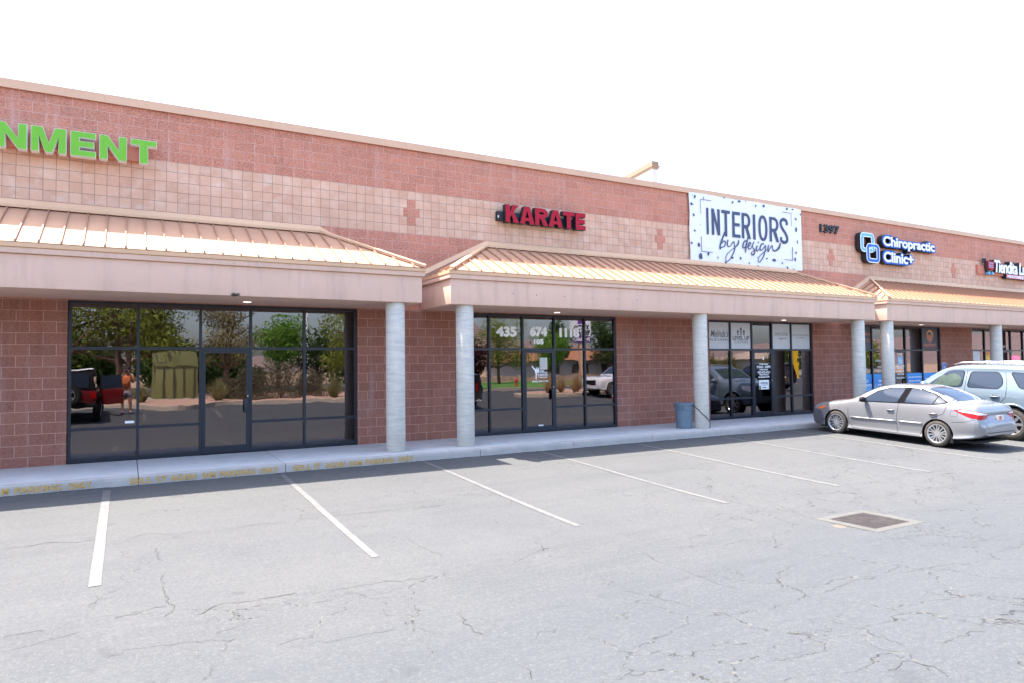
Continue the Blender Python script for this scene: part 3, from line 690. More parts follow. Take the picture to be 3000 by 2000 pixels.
def cut(me, cyls, mats):
    """subtract the wheel openings"""
    o = bpy.data.objects.new('tmp_body', me); COL.objects.link(o)
    mb = MB()
    for (x0,x1,s,z,r) in cyls: mb.lathe([(0,x0),(r,x0),(r,x1),(0,x1)], (0,s,z), 40, 'x')
    cm = mb.mesh('cut', merge=True); cm.materials.append(mats[0]); cm.materials.append(mats[1])
    for p in cm.polygons: p.material_index = 1
    c = bpy.data.objects.new('tmp_cut', cm); COL.objects.link(c)
    md = o.modifiers.new('b', 'BOOLEAN'); md.object = c; md.operation = 'DIFFERENCE'; md.solver = 'EXACT'
    dg = bpy.context.evaluated_depsgraph_get(); out = bpy.data.meshes.new_from_object(o.evaluated_get(dg))
    bpy.data.objects.remove(o); bpy.data.objects.remove(c); return out
class Skin:
    def __init__(s, me):
        s.bvh = BVHTree.FromPolygons([v.co.copy() for v in me.vertices], [tuple(p.vertices) for p in me.polygons])
    def hit(s, u, v, side):
        # side: 'L' looks from -x (u=s,v=z); 'R' from +x; 'B' from behind (u=x,v=z); 'F' from the front; 'T' from above (u=x,v=s)
        o,d = {'L':((-3,u,v),(1,0,0)),'R':((3,u,v),(-1,0,0)),'B':((u,9,v),(0,-1,0)),'F':((u,-3,v),(0,1,0)),'T':((u,v,4),(0,0,-1))}[side]
        p,n,_,_ = s.bvh.ray_cast(Vector(o),Vector(d))
        if p is None: return None, None
        if n.dot(Vector(d))>0: n = -n
        return p,n
    def patch(s, poly, side, off, name, m, parent, step=.07, smooth=True):
        pts = [Vector(p) for p in poly]; a0,a1 = min(p.x for p in pts),max(p.x for p in pts); b0,b1 = min(p.y for p in pts),max(p.y for p in pts)
        edge = []
        for i,p in enumerate(pts):
            q = pts[(i+1)%len(pts)]; k = max(1,int((q-p).length/step)); edge += [p.lerp(q,t/k) for t in range(k)]
        inner = []; x = a0+step/2
        while x < a1:
            y = b0+step/2
            while y < b1:
                c = False; j = len(edge)-1
                for i in range(len(edge)):
                    if (edge[i].y>y) != (edge[j].y>y) and x < (edge[j].x-edge[i].x)*(y-edge[i].y)/(edge[j].y-edge[i].y)+edge[i].x: c = not c
                    j = i
                if c and min((e-Vector((x,y))).length for e in edge) > step*.4: inner.append(Vector((x,y)))
                y += step
            x += step
        V,_,F,*_ = delaunay_2d_cdt(edge+inner, [(i,(i+1)%len(edge)) for i in range(len(edge))], [], 1, 1e-6)
        vs = []; bad = set(); last = None
        for i,v in enumerate(V):
            p,n = s.hit(v.x,v.y,side)
            if p is None: bad.add(i); vs.append((0,0,0)); continue
            vs.append(tuple(p+n*off))
        fs = [tuple(f) for f in F if not any(i in bad for i in f)]
        mb = MB(); mb.add(vs, fs); o = mb.build(name, m, parent, smooth=smooth, recalc=False); return o
    def seam(s, pts, side, w, name, m, parent, off=.002):
        mb = MB(); P = [Vector(p) for p in pts]; Q = []
        for a,b in zip(P,P[1:]):
            k = max(1,int((b-a).length/.03)); Q += [a.lerp(b,t/k) for t in range(k)]
        Q.append(P[-1]); vs = []; fs = []
        for i,p in enumerate(Q):
            d = (Q[min(i+1,len(Q)-1)]-Q[max(i-1,0)]).normalized(); q = Vector((-d.y,d.x))*w/2
            for e in (p+q,p-q):
                h,n = s.hit(e.x,e.y,side)
                if h is None: h,n = Vector(vs[-2]) if len(vs)>1 else Vector((0,0,0)), Vector((0,0,0))
                vs.append(tuple(h+n*off))
            if i: fs.append((2*i-2,2*i-1,2*i+1,2*i))
        mb.add(vs,fs); return mb.build(name, m, parent, recalc=False)
def rounded(poly, r=.05, n=4):
    out = []; L = len(poly)
    for i in range(L):
        a,b,c = Vector(poly[i-1]),Vector(poly[i]),Vector(poly[(i+1)%L]); rr = min(r,(a-b).length*.45,(c-b).length*.45)
        p,q = b+(a-b).normalized()*rr, b+(c-b).normalized()*rr
        for k in range(n+1):
            t = k/n; out.append(tuple(p*(1-t)**2+b*2*t*(1-t)+q*t*t))
    return out
def wheel(parent, x, s, z, r, rr, w=.21, side=-1, spokes=15, knob=0, sidewall=None):
    """wheel (tyre) with a rim as its own child; outer face looks towards side*x"""
    t = MB(); o = side*w/2
    pr = [(rr,-w/2),(rr+.03,-w/2-.004),(r-.035,-w/2-.002),(r-.008,-w/2+.02),(r,-w/2+.05),(r,w/2-.05),(r-.008,w/2-.02),(r-.035,w/2+.002),(rr+.03,w/2+.004),(rr,w/2)]
    t.lathe(pr, (0,0,0), 56, 'x')
    if knob:
        for k in range(38):
            a = 2*math.pi*k/38
            for dx,da in ((-.34,0),(-.12,.5),(.12,0),(.34,.5)):
                aa = a+da*2*math.pi/38; c,s_ = math.cos(aa),math.sin(aa); q = r+knob*.55
                b = MB().box(-.028,.028,-.024,.024,-knob,knob); n0 = len(t.v)
                t.add([(vx+dx*w*1.1, c*(q)+(-s_)*vy+c*vz-c*.0, s_*q+c*vy+s_*vz) for vx,vy,vz in b.v], b.f)
    o_ = t.build('wheel', [M_tyre], parent, smooth=True, ang=35); o_.location = (x,s,z)
    if sidewall:
        q = MB(); q.lathe([(rr+.004,side*(w/2+.004)),(rr+.032,side*(w/2+.009)),(r-.035,side*(w/2+.006)),(r-.01,side*(w/2-.017))], (0,0,0), 56, 'x'); q.build('tyre_sidewall', sidewall, o_, smooth=True)
    b = MB(); b.lathe([(0,side*.02),(rr-.01,side*.02),(rr-.012,side*(w/2-.02)),(rr+.004,side*(w/2+.003))], (0,0,0), 40, 'x'); b.build('wheel_barrel', M_wdark, o_, smooth=True)
    m = MB(); e = side*(w/2-.012)
    m.lathe([(rr+.002,side*(w/2-.035)),(rr+.012,side*(w/2+.010)),(rr-.004,side*(w/2+.012)),(rr-.016,side*(w/2-.004)),(rr-.018,side*(w/2-.035))], (0,0,0), 56, 'x', closed=True)
    m.lathe([(0,e),(.05,e),(.062,e-side*.02),(.062,e-side*.05)], (0,0,0), 24, 'x')
    for k in range(spokes):
        a = 2*math.pi*(k+.5*(k%2)*0)/spokes + (.04 if k%3==0 else (-.04 if k%3==1 else 0))
        c,sn = math.cos(a),math.sin(a); w0,w1 = .011,.017 if spokes>8 else .035
        if spokes<=8: w0 = .03
        def P(rad, off, dx): return (e+dx, c*rad-sn*off, sn*rad+c*off)
        vs = [P(.045,-w0,0),P(.045,w0,0),P(rr-.01,w1,side*.006),P(rr-.01,-w1,side*.006),P(.045,-w0,-side*.03),P(.045,w0,-side*.03),P(rr-.01,w1,-side*.022),P(rr-.01,-w1,-side*.022)]
        m.add(vs, [(0,1,2,3),(4,7,6,5),(0,4,5,1),(1,5,6,2),(2,6,7,3),(3,7,4,0)])
    m.build('rim', M_alloy, o_, smooth=True, ang=30)
    return o_
def place_car(root, x, y, tilt, rz=0, z=None):
    # car frame: x lateral, y backwards from the nose, z up from the ground
    zz = gy(y) if z is None else z
    root.matrix_world = Matrix.Translation((x,y,zz)) @ Matrix.Rotation(rz,4,'Z') @ Matrix.Rotation(tilt,4,'X')

# ---- silver sedan; local y runs from nose (0) to tail (4.6); placed with rz=180 so that the nose points at the building
def sedan():
    root = empty('parked_sedan', label='dusty silver compact sedan parked nose towards the sidewalk, nearest the drain grate', cat='car')
    pm = car_paint('champagne_silver_paint', (.235,.24,.255), .45, .36, .22)
    def st(s, zb, wb, wl, zl, wm, zm, wsh, zsh, wg, zg, wr, zr, zt): return (s, [(0,zb),(wb,zb),(wl,zl),(wm,zm),(wsh,zsh),(wg,zg),(wr,zr),(0,zt)])
    S = [st(0,.30,.42,.50,.36,.52,.46,.50,.56,.42,.60,.28,.62,.63),
         st(.10,.22,.62,.72,.32,.74,.48,.68,.64,.54,.70,.34,.72,.73),
         st(.32,.19,.76,.83,.30,.855,.52,.79,.73,.62,.80,.40,.825,.835),
         st(.85,.18,.80,.865,.30,.888,.58,.835,.83,.67,.89,.42,.92,.93),
         st(1.20,.17,.82,.872,.30,.888,.60,.845,.88,.72,.945,.47,.975,.985),
         st(1.42,.17,.82,.872,.30,.888,.60,.85,.905,.76,.99,.60,1.045,1.06),
         st(1.75,.17,.82,.872,.30,.888,.62,.85,.925,.735,1.12,.60,1.22,1.245),
         st(2.10,.17,.82,.872,.30,.888,.62,.85,.94,.715,1.23,.57,1.355,1.385),
         st(2.50,.17,.82,.872,.30,.888,.64,.85,.955,.70,1.26,.56,1.41,1.445),
         st(2.95,.17,.82,.872,.30,.888,.66,.85,.97,.70,1.255,.56,1.405,1.445),
         st(3.35,.17,.82,.872,.30,.888,.66,.845,.985,.70,1.22,.56,1.35,1.39),
         st(3.72,.19,.82,.872,.32,.886,.68,.835,.995,.71,1.13,.57,1.235,1.27),
         st(4.02,.21,.81,.866,.34,.882,.68,.815,1.005,.72,1.055,.56,1.115,1.135),
         st(4.22,.24,.79,.85,.36,.872,.68,.79,1.0,.70,1.035,.50,1.06,1.07),
         st(4.42,.28,.74,.82,.38,.842,.66,.755,.96,.68,1.015,.48,1.035,1.04),
         st(4.49,.30,.70,.79,.40,.815,.64,.73,.90,.65,.955,.46,.975,.98),
         st(4.52,.31,.68,.775,.41,.80,.62,.71,.86,.63,.90,.44,.915,.92),
         st(4.55,.33,.64,.745,.42,.775,.58,.68,.72,.60,.75,.42,.76,.765),
         st(4.62,.36,.56,.68,.43,.71,.54,.62,.61,.54,.625,.38,.632,.635)]
    vs, fs = loft(S, 6, 5); mb = MB(); mb.add(vs, fs); me = mb.mesh('car_body'); me.materials.append(pm); me.materials.append(M_plast)
    W1, W2, WR = .93, 3.63, .313
    me2 = cut(me, [(-1.2,-.60,W1,.30,.365),(.60,1.2,W1,.30,.365),(-1.2,-.60,W2,.30,.365),(.60,1.2,W2,.30,.365)], [pm,M_plast])
    sk = Skin(me)
    b = link('car_body', me2, None, root, True, 38)
    # the photo shows the driver's side; in the car frame that is +x (the root is turned round by 180 degrees)
    for sd in ('R','L'):
        fw = rounded([(1.70,.955),(1.78,1.045),(2.05,1.215),(2.38,1.325),(2.74,1.345),(2.62,.985)], .03)
        rw = rounded([(2.80,.99),(2.90,1.345),(3.12,1.335),(3.45,1.245),(3.60,1.165),(3.80,1.055),(3.50,1.01)], .03)
        sk.patch([(1.55,.93),(1.76,1.06),(2.03,1.235),(2.37,1.348),(2.80,1.366),(3.13,1.356),(3.47,1.265),(3.63,1.18),(3.86,1.045),(3.50,.992),(2.6,.962)], sd, .0045, 'window_surround', M_rubber, b)
        sk.patch(fw, sd, .008, 'side_window', M_cglass, b); sk.patch(rw, sd, .008, 'side_window', M_cglass, b)
        sk.seam([(3.50,1.01),(3.56,1.19)], sd, .018, 'window_divider', M_rubber, b, .010)
        sk.seam([(1.28,.74),(1.30,.40),(1.42,.235)], sd, .008, 'door_gap', M_seamd, b)
        sk.seam([(2.66,.96),(2.63,.60),(2.66,.22)], sd, .008, 'door_gap', M_seamd, b)
        sk.seam([(3.84,1.02),(3.76,.80),(3.56,.70),(3.35,.50),(3.22,.24)], sd, .008, 'door_gap', M_seamd, b)
        sk.seam([(1.42,.222),(3.22,.222)], sd, .012, 'sill_gap', M_chrome, b, .003)
        sg = 1 if sd=='R' else -1
        for s0 in (2.36,3.42):
            m = MB(); m.tube([(sg*.872,s0,.775),(sg*.905,s0+.03,.778),(sg*.908,s0+.16,.786),(sg*.875,s0+.20,.788)], [.012,.014,.014,.012], 8); m.build('door_handle', pm, b, smooth=True)
            sk.patch(rounded([(s0+.02,.745),(s0+.02,.80),(s0+.17,.805),(s0+.17,.75)], .02), sd, .002, 'handle_recess', M_chrome, b)
        for s0,s1 in ((1.36,2.61),(2.68,3.28)):
            pts = []; m = MB()
            for t in range(9):
                s_ = s0+(s1-s0)*t/8; p,_n = sk.hit(s_, .50+.012*(s_-1.4), sd); pts.append(p+Vector((sg*.004,0,0)))
            m.tube(pts, .020, 8); m.build('door_moulding', pm, b, smooth=True)
        # wing mirror
        m = MB(); m.lathe([(0,-.10),(.045,-.095),(.068,-.04),(.072,.02),(.06,.07),(0,.075)], (sg*.965,1.76,1.0), 20, 'x'); m.build('wing_mirror', M_plast, b, smooth=True)
        m = MB(); m.tube([(sg*.85,1.72,.96),(sg*.92,1.76,.985)], .018, 6); m.build('mirror_arm', M_plast, b)
        # tail light wraps from the flank on to the tail
        sk.patch([(3.98,.905),(4.14,.935),(4.33,.925),(4.47,.885),(4.485,.75),(4.40,.735),(4.24,.79),(4.10,.85)], sd, .006, 'tail_light', M_red, b, .05)
        sk.patch([(4.07,.900),(4.16,.918),(4.33,.908),(4.46,.872),(4.465,.842),(4.33,.862),(4.16,.876)], sd, .010, 'tail_light_lens', M_clear, b, .05)
        sk.patch([(sg*.80,.90),(sg*.40,.845),(sg*.47,.79),(sg*.56,.735),(sg*.80,.715)], 'B', .006, 'tail_light', M_red, b, .05)
        sk.patch([(sg*.78,.885),(sg*.46,.842),(sg*.50,.822),(sg*.78,.83)], 'B', .010, 'tail_light_lens', M_clear, b, .05)
        sk.patch([(.30,.66),(.55,.735),(.62,.72),(.42,.63)], sd, .006, 'headlight', M_amber, b, .05)
        # front quarter: dark lower bumper
        sk.patch([(.02,.32),(.02,.55),(.20,.62),(.42,.62),(.52,.50),(.55,.20),(.25,.20)], sd, .0035, 'front_bumper', car_dark, b)
        # mud flaps
        for s_,w_ in ((1.255,.75),(3.935,.75)):
            m = MB(); m.prism([(s_-.02,.33),(s_+.02,.33),(s_+.07,.13),(s_-.01,.125)], 'x', sg*w_, sg*(w_+.125)); m.build('mud_flap', M_plast, b)
        sk.seam([(3.96,.62),(4.2,.64),(4.45,.72)], sd, .006, 'bumper_gap', M_seamd, b)
    sk.patch(rounded([(-.62,3.28),(.62,3.28),(.70,3.98),(.45,4.03),(-.45,4.03),(-.70,3.98)], .08), 'T', .005, 'rear_window', M_cglass, b)
    sk.patch(rounded([(-.68,1.34),(.68,1.34),(.58,2.0),(-.58,2.0)], .08), 'T', .005, 'windscreen', M_cglass, b)
    sk.seam([(-.70,4.06),(-.60,4.30),(-.56,4.41),(.56,4.41),(.60,4.30),(.70,4.06)], 'T', .008, 'boot_gap', M_seamd, b)
    sk.seam([(-.55,.84),(.55,.84)], 'B', .035, 'boot_trim', M_chrome, b, .006)
    sk.patch([(-.54,.66),(-.50,.80),(.50,.80),(.54,.66),(.40,.63),(-.40,.63)], 'B', .002, 'plate_recess', car_dark2, b)
    p = MB(); p.box(-.155,.155,4.585,4.592,.655,.805); pl = p.build('licence_plate', M_plate, b)
    p = MB(); p.box(-.145,.145,4.592,4.594,.66,.69); p.box(-.05,.05,4.592,4.594,.70,.79); p.build('plate_print', M_orange, pl)
    # emblem: two small crossed rings
    e = MB(); e.lathe([(.034,0),(.041,0),(.041,.006),(.034,.006)], (0,4.53,.89), 24, 'y', closed=True)
    for v in range(len(e.v)): x_,y_,z_ = e.v[v]; e.v[v] = (x_*1.45,y_-.02+(z_-.89)*-.25,z_)
    e.lathe([(.017,0),(.022,0),(.022,.006),(.017,.006)], (0,4.515,.895), 20, 'y', closed=True); e.build('emblem', M_chrome, b)
    sk.patch([(-.66,.30),(-.60,.43),(.60,.43),(.66,.30)], 'B', .003, 'lower_valance', car_dark, b)
    ub = MB(); ub.box(-.72,.72,.35,4.4,.15,.20); ub.build('underbody', M_plast, b)
    fc = MB(); fc.prism([(4.02,.82),(4.02,.72),(4.14,.70),(4.15,.82)], 'x', .86, .861)
    sk.seam([(3.92,.885),(3.92,.77),(3.95,.755),(4.06,.755),(4.08,.775),(4.08,.885),(4.05,.895),(3.95,.895),(3.92,.885)], 'R', .005, 'fuel_flap', M_seamd, b)
    for sg in (1,-1):
        for s_ in (W1,W2): wheel(root, sg*.79, s_, WR, WR, .218, .205, sg, 15, 0, M_tyred)
    return root
car_dark = mat('grey_lower_bumper', (.10,.10,.115), .4, .2)
car_dark2 = mat('grey_plate_recess', (.28,.28,.33), .35, .4)
sed = sedan()
ty = -math.atan(.0405)
place_car(sed, 17.82, -2.23, ty, math.pi, -.199)
sed.matrix_world = sed.matrix_world @ Matrix.Diagonal((1,.988,1,1))

# ---- pale blue SUV on all-terrain tyres
def big_suv(name, label, pm, group=None, knob=.009, shade=True, rack=True, L=5.1):
    root = empty(name, label=label, cat='car', group=group)
    def st(s, zb, wb, wl, zl, wm, zm, wsh, zsh, wg, zg, wr, zr, zt): return (s, [(0,zb),(wb,zb),(wl,zl),(wm,zm),(wsh,zsh),(wg,zg),(wr,zr),(0,zt)])
    S = [st(0,.50,.66,.78,.56,.80,.72,.78,.90,.70,.98,.45,1.0,1.0),
         st(.12,.42,.80,.92,.52,.95,.80,.90,1.06,.74,1.13,.45,1.15,1.155),
         st(.40,.38,.88,.97,.54,.99,.90,.93,1.13,.76,1.20,.46,1.22,1.225),
         st(1.15,.38,.92,.985,.56,1.0,.95,.955,1.19,.82,1.255,.50,1.28,1.285),
         st(1.50,.38,.92,.985,.56,1.0,.97,.965,1.225,.88,1.31,.68,1.36,1.38),
         st(1.85,.38,.92,.985,.56,1.0,.98,.965,1.25,.86,1.50,.72,1.60,1.62),
         st(2.20,.38,.92,.985,.56,1.0,.99,.965,1.26,.835,1.66,.70,1.80,1.84),
         st(2.60,.38,.92,.985,.56,1.0,.99,.965,1.27,.82,1.70,.70,1.88,1.925),
         st(3.4,.38,.92,.985,.56,1.0,.99,.965,1.27,.82,1.71,.71,1.90,1.95),
         st(4.4,.38,.92,.985,.56,1.0,.99,.96,1.27,.82,1.70,.71,1.89,1.935),
         st(4.85,.40,.90,.97,.58,.985,.99,.94,1.27,.81,1.68,.70,1.85,1.885),
         st(L-.05,.46,.84,.93,.60,.94,.98,.90,1.25,.77,1.60,.62,1.76,1.79),
         st(L,.50,.76,.86,.62,.88,.95,.84,1.2,.70,1.5,.5,1.62,1.64)]
    vs, fs = loft(S, 5, 5); mb = MB(); mb.add(vs, fs); me = mb.mesh('car_body'); me.materials.append(pm); me.materials.append(M_plast)
    W1, W2, WR = .97, 3.93, .405
    me2 = cut(me, [(-1.3,-.62,W1,.42,.47),(.62,1.3,W1,.42,.47),(-1.3,-.62,W2,.42,.47),(.62,1.3,W2,.42,.47)], [pm,M_plast])
    sk = Skin(me); b = link('car_body', me2, None, root, True, 38)
    for sd in ('R','L'):
        sg = 1 if sd=='R' else -1
        wins = [[(1.80,1.30),(1.93,1.42),(2.28,1.70),(2.40,1.735),(2.72,1.74),(2.70,1.30)],
                [(2.86,1.30),(2.90,1.72),(3.55,1.735),(3.66,1.60),(3.70,1.42),(3.60,1.30)],
                [(3.86,1.74),(4.92,1.70),(4.92,1.34),(4.12,1.33)]]
        for i,wn in enumerate(wins):
            c = sum((Vector(p) for p in wn), Vector((0,0)))/len(wn)
            sk.patch(rounded([tuple(c+(Vector(p)-c)*1.055) for p in wn], .10), sd, .002, 'window_seal', M_rubber, b)
            sk.patch(rounded(wn, .10), sd, .006, 'side_window', M_cglass, b)
            if i==0 and shade and sd=='R':
                for q,(cx,cz,rx,rz_) in enumerate(((2.15,1.42,.24,.20),(2.46,1.47,.22,.18))):
                    pl = [(cx+rx*math.cos(2*math.pi*k/20), cz+rz_*math.sin(2*math.pi*k/20)) for k in range(20)]
                    pl = [(min(max(x,1.93+max(0,(z-1.36)*.9)),2.68),min(max(z,1.32),1.70)) for x,z in pl]
                    sk.patch(pl, sd, .009+.002*q, 'sun_shade', M_shade, b)
        sk.seam([(1.62,1.22),(1.60,.75),(1.68,.45)], sd, .010, 'door_gap', M_seamd, b)
        sk.seam([(2.79,1.76),(2.79,1.2),(2.80,.45)], sd, .010, 'door_gap', M_seamd, b)
        sk.seam([(3.72,1.74),(3.80,1.4),(3.80,1.10),(3.62,.86),(3.44,.70),(3.42,.45)], sd, .010, 'door_gap', M_seamd, b)
        for s0 in (2.46,3.42):
            m = MB(); m.tube([(sg*.975,s0,1.09),(sg*1.02,s0+.03,1.09),(sg*1.02,s0+.2,1.095),(sg*.98,s0+.24,1.095)], [.016,.02,.02,.016], 8); m.build('door_handle', pm, b, smooth=True)
            sk.patch(rounded([(s0+.05,1.04),(s0+.05,1.14),(s0+.2,1.14),(s0+.2,1.045)], .04), sd, .003, 'handle_recess', M_cglass, b)
        for s_ in (W1,W2):   # wheel arch lips
            m = MB(); m.tube([(sg*.985,s_+.50*math.cos(a),.42+.50*math.sin(a)) for a in [math.pi*k/16 for k in range(17)]], .028, 8); m.build('wheel_arch', pm, b, smooth=True)
        m = MB(); m.lathe([(0,-.13),(.07,-.12),(.10,-.04),(.10,.03),(.08,.09),(0,.10)], (sg*1.10,1.78,1.32), 20, 'x'); m.build('wing_mirror', pm, b, smooth=True)
        m = MB(); m.tube([(sg*.95,1.78,1.27),(sg*1.05,1.79,1.30)], .025, 6); m.build('mirror_arm', M_plast, b)
        if rack:
            m = MB(); z_ = 1.93; m.tube([(sg*.62,2.35,1.90),(sg*.64,2.55,1.965),(sg*.64,3.3,2.0),(sg*.64,4.5,1.985),(sg*.62,4.8,1.92)], .018, 8); m.build('roof_rail', M_alloy, b, smooth=True)
        sk.patch([(.06,.86),(.06,1.04),(.30,1.10),(.52,1.09),(.45,.95)], sd, .006, 'headlight', M_clear, b, .05)
        sk.patch([(L-.16,.95),(L-.16,1.5),(L-.03,1.5),(L-.03,.95)], sd, .006, 'tail_light', M_red, b, .05)
        sk.patch([(sg*.84,.95),(sg*.70,.95),(sg*.66,1.45),(sg*.76,1.48)], 'B', .006, 'tail_light', M_red, b, .05)
        m = MB(); m.prism([(W2+.44,.62),(W2+.47,.62),(W2+.48,.40),(W2+.46,.40)], 'x', sg*.70, sg*.95); m.build('mud_flap', M_plast, b)
    if rack:
        for s_ in (2.9,4.0):
            m = MB(); m.tube([(-.64,s_,1.99),(0,s_,2.01),(.64,s_,1.99)], .015, 6); m.build('roof_crossbar', M_alloy, b)
    sk.patch(rounded([(-.76,1.56),(.76,1.56),(.66,2.14),(-.66,2.14)], .08), 'T', .005, 'windscreen', M_cglass, b)
    if shade: sk.patch(rounded([(-.68,1.63),(.68,1.63),(.60,2.06),(-.60,2.06)], .06), 'T', .009, 'sun_shade', M_shade, b)
    sk.patch(rounded([(-.66,1.24),(.66,1.24),(.58,1.62),(-.58,1.62)], .08), 'B', .005, 'rear_window', M_cglass, b)
    sk.patch([(-.55,.70),(-.55,.98),(.55,.98),(.55,.70)], 'F', .004, 'grille', M_plast, b)
    p = MB(); p.box(-.155,.155,L+.001,L+.008,.80,.95); p.build('licence_plate', M_plate, b)
    ub = MB(); ub.box(-.8,.8,.4,L-.3,.34,.42); ub.build('underbody', M_plast, b)
    for sg in (1,-1):
        for s_ in (W1,W2): wheel(root, sg*.86, s_, WR, WR, .262, .27, sg, 7, knob, M_tyred)
    return root
suv = big_suv('parked_suv', 'pale blue full size SUV with roof rails and knobbly tyres parked beyond the sedan', car_paint('pale_blue_paint', (.145,.195,.235), .25, .3, .08))
place_car(suv, 20.95, -2.10, ty, math.pi, -.195)
# ------------------------------------------------------------------ lettering and signs
def glyph(ch, w, h, t, tv=None):
    """block capital as (outer, [holes]); w,h box, t stem, tv bar thickness"""
    tv = tv or t*.8; d = t
    if ch=='T': return [((0,h),(0,h-tv),(w/2-t/2,h-tv),(w/2-t/2,0),(w/2+t/2,0),(w/2+t/2,h-tv),(w,h-tv),(w,h))], []
    if ch=='E': return [((0,0),(w,0),(w,tv),(t,tv),(t,h/2-tv/2),(w*.93,h/2-tv/2),(w*.93,h/2+tv/2),(t,h/2+tv/2),(t,h-tv),(w,h-tv),(w,h),(0,h))], []
    if ch=='N': return [((0,0),(t,0),(t,h*.60),(w-t,0),(w,0),(w,h),(w-t,h),(w-t,h*.40),(t,h),(0,h))], []
    if ch=='M': return [((0,0),(t*.9,0),(t*.9,h*.66),(w/2-t*.42,0),(w/2+t*.42,0),(w-t*.9,h*.66),(w-t*.9,0),(w,0),(w,h),(w-t*1.35,h),(w/2,h*.36),(t*1.35,h),(0,h))], []
    if ch=='I': return [((0,0),(w,0),(w,h),(0,h))], []
    if ch=='A':
        s = t*1.12
        return [((0,0),(s,0),(s+(w/2-s)*.20,h*.17),(w-s-(w/2-s)*.20,h*.17),(w-s,0),(w,0),(w/2+s*.56,h),(w/2-s*.56,h))], [((w/2-w*.115,h*.36),(w/2,h*.72),(w/2+w*.115,h*.36))]
    if ch=='K': return [((0,0),(t,0),(t,h*.30),(t+w*.11,h*.42),(w-t*1.28,0),(w+.0,0),(t+w*.24,h*.60),(w*.97,h),(w*.97-t*1.3,h),(t,h*.56),(t,h),(0,h))], []
    def arc(cx,cz,rx,rz,a0,a1,n): return [(cx+rx*math.cos(a0+(a1-a0)*k/n), cz+rz*math.sin(a0+(a1-a0)*k/n)) for k in range(n+1)]
    if ch=='R':
        rz = h*.29; cz = h-rz; rx = w*.48; ix = rx-t*.98; iz = rz-tv*.92
        out = [(0,0),(t,0),(t,h*.40),(w*.40,h*.40),(w-t*1.05,0),(w*1.03,0),(w*.80,h*.33),(w*.70,h*.43)]+arc(w-rx,cz,rx,rz,-math.pi*.33,math.pi/2,14)+[(0,h)]
        hole = [(t,cz-iz+.0),(t,h-tv*.92)]+list(reversed(arc(w-rx,cz,ix,iz,-math.pi/2,math.pi/2,12)))
        return [tuple(out)], [tuple(hole)]
    if ch=='O': return [tuple(arc(w/2,h/2,w/2,h/2,0,2*math.pi,40)[:-1])], [tuple(arc(w/2,h/2,w/2-t,h/2-tv,0,2*math.pi,40)[:-1])]
def squircle(loop, w, h, p=.62):
    out = []
    for x,z in loop:
        u,v = (x-w/2)/(w/2),(z-h/2)/(h/2); out.append((w/2+abs(u)**p*math.copysign(1,u)*w/2, h/2+abs(v)**p*math.copysign(1,v)*h/2))
    return out
def glyph_solid(mb, outs, holes, x0, z0, ya, yb, mi_face=0, mi_side=0):
    """prism between y=ya (front) and y=yb with holes"""
    loops = [list(o) for o in outs]+[list(h_) for h_ in holes]
    flat = [p for l in loops for p in l]
    tri = tessellate_polygon([[Vector((p[0],p[1],0)) for p in l] for l in loops]); n = len(flat)
    vs = [(x0+p[0],ya,z0+p[1]) for p in flat]+[(x0+p[0],yb,z0+p[1]) for p in flat]
    mb.add(vs, [tuple(t) for t in tri], mi_face); b = len(mb.v)-2*n
    mb.f += [tuple(b+n+i for i in reversed(t)) for t in tri]; mb.m += [mi_side]*len(tri)
    k = 0
    for l in loops:
        L = len(l)
        for i in range(L): mb.f.append((b+k+i,b+k+(i+1)%L,b+n+k+(i+1)%L,b+n+k+i)); mb.m.append(mi_side)
        k += L
def outset(loop, d):
    P = [Vector(p) for p in loop]; A = sum(P[i-1].x*P[i].y-P[i].x*P[i-1].y for i in range(len(P))); sg = 1 if A>0 else -1; out = []
    for i,p in enumerate(P):
        a = (p-P[i-1]); b = (P[(i+1)%len(P)]-p)
        if a.length<1e-7 or b.length<1e-7: out.append(tuple(p)); continue
        a.normalize(); b.normalize(); na,nb = Vector((a.y,-a.x))*sg,Vector((b.y,-b.x))*sg; m = (na+nb); m = m/max(m.length_squared/2,.35); out.append(tuple(p+m*d))
    return out
M_green = mat('lime_green_acrylic', (.17,.48,.05), .5, var=.03, spec=.2)
M_wtrim = mat('white_sign_trim', (.78,.78,.76), .5)
M_pinkb = mat('terracotta_raceway', (.55,.20,.13), .6, var=.05)
M_redl = mat('crimson_acrylic', (.40,.013,.034), .5, spec=.15)
M_blk = mat('black_sign_metal', (.012,.013,.018), .5)
M_white2 = mat('white_acrylic', (.85,.86,.88), .35)
M_blue = mat('royal_blue_acrylic', (.022,.14,.52), .5, spec=.2)
M_lblue = mat('light_blue_acrylic', (.12,.42,.72), .3)
M_navy = mat('navy_print', (.045,.065,.13), .55, var=.05)
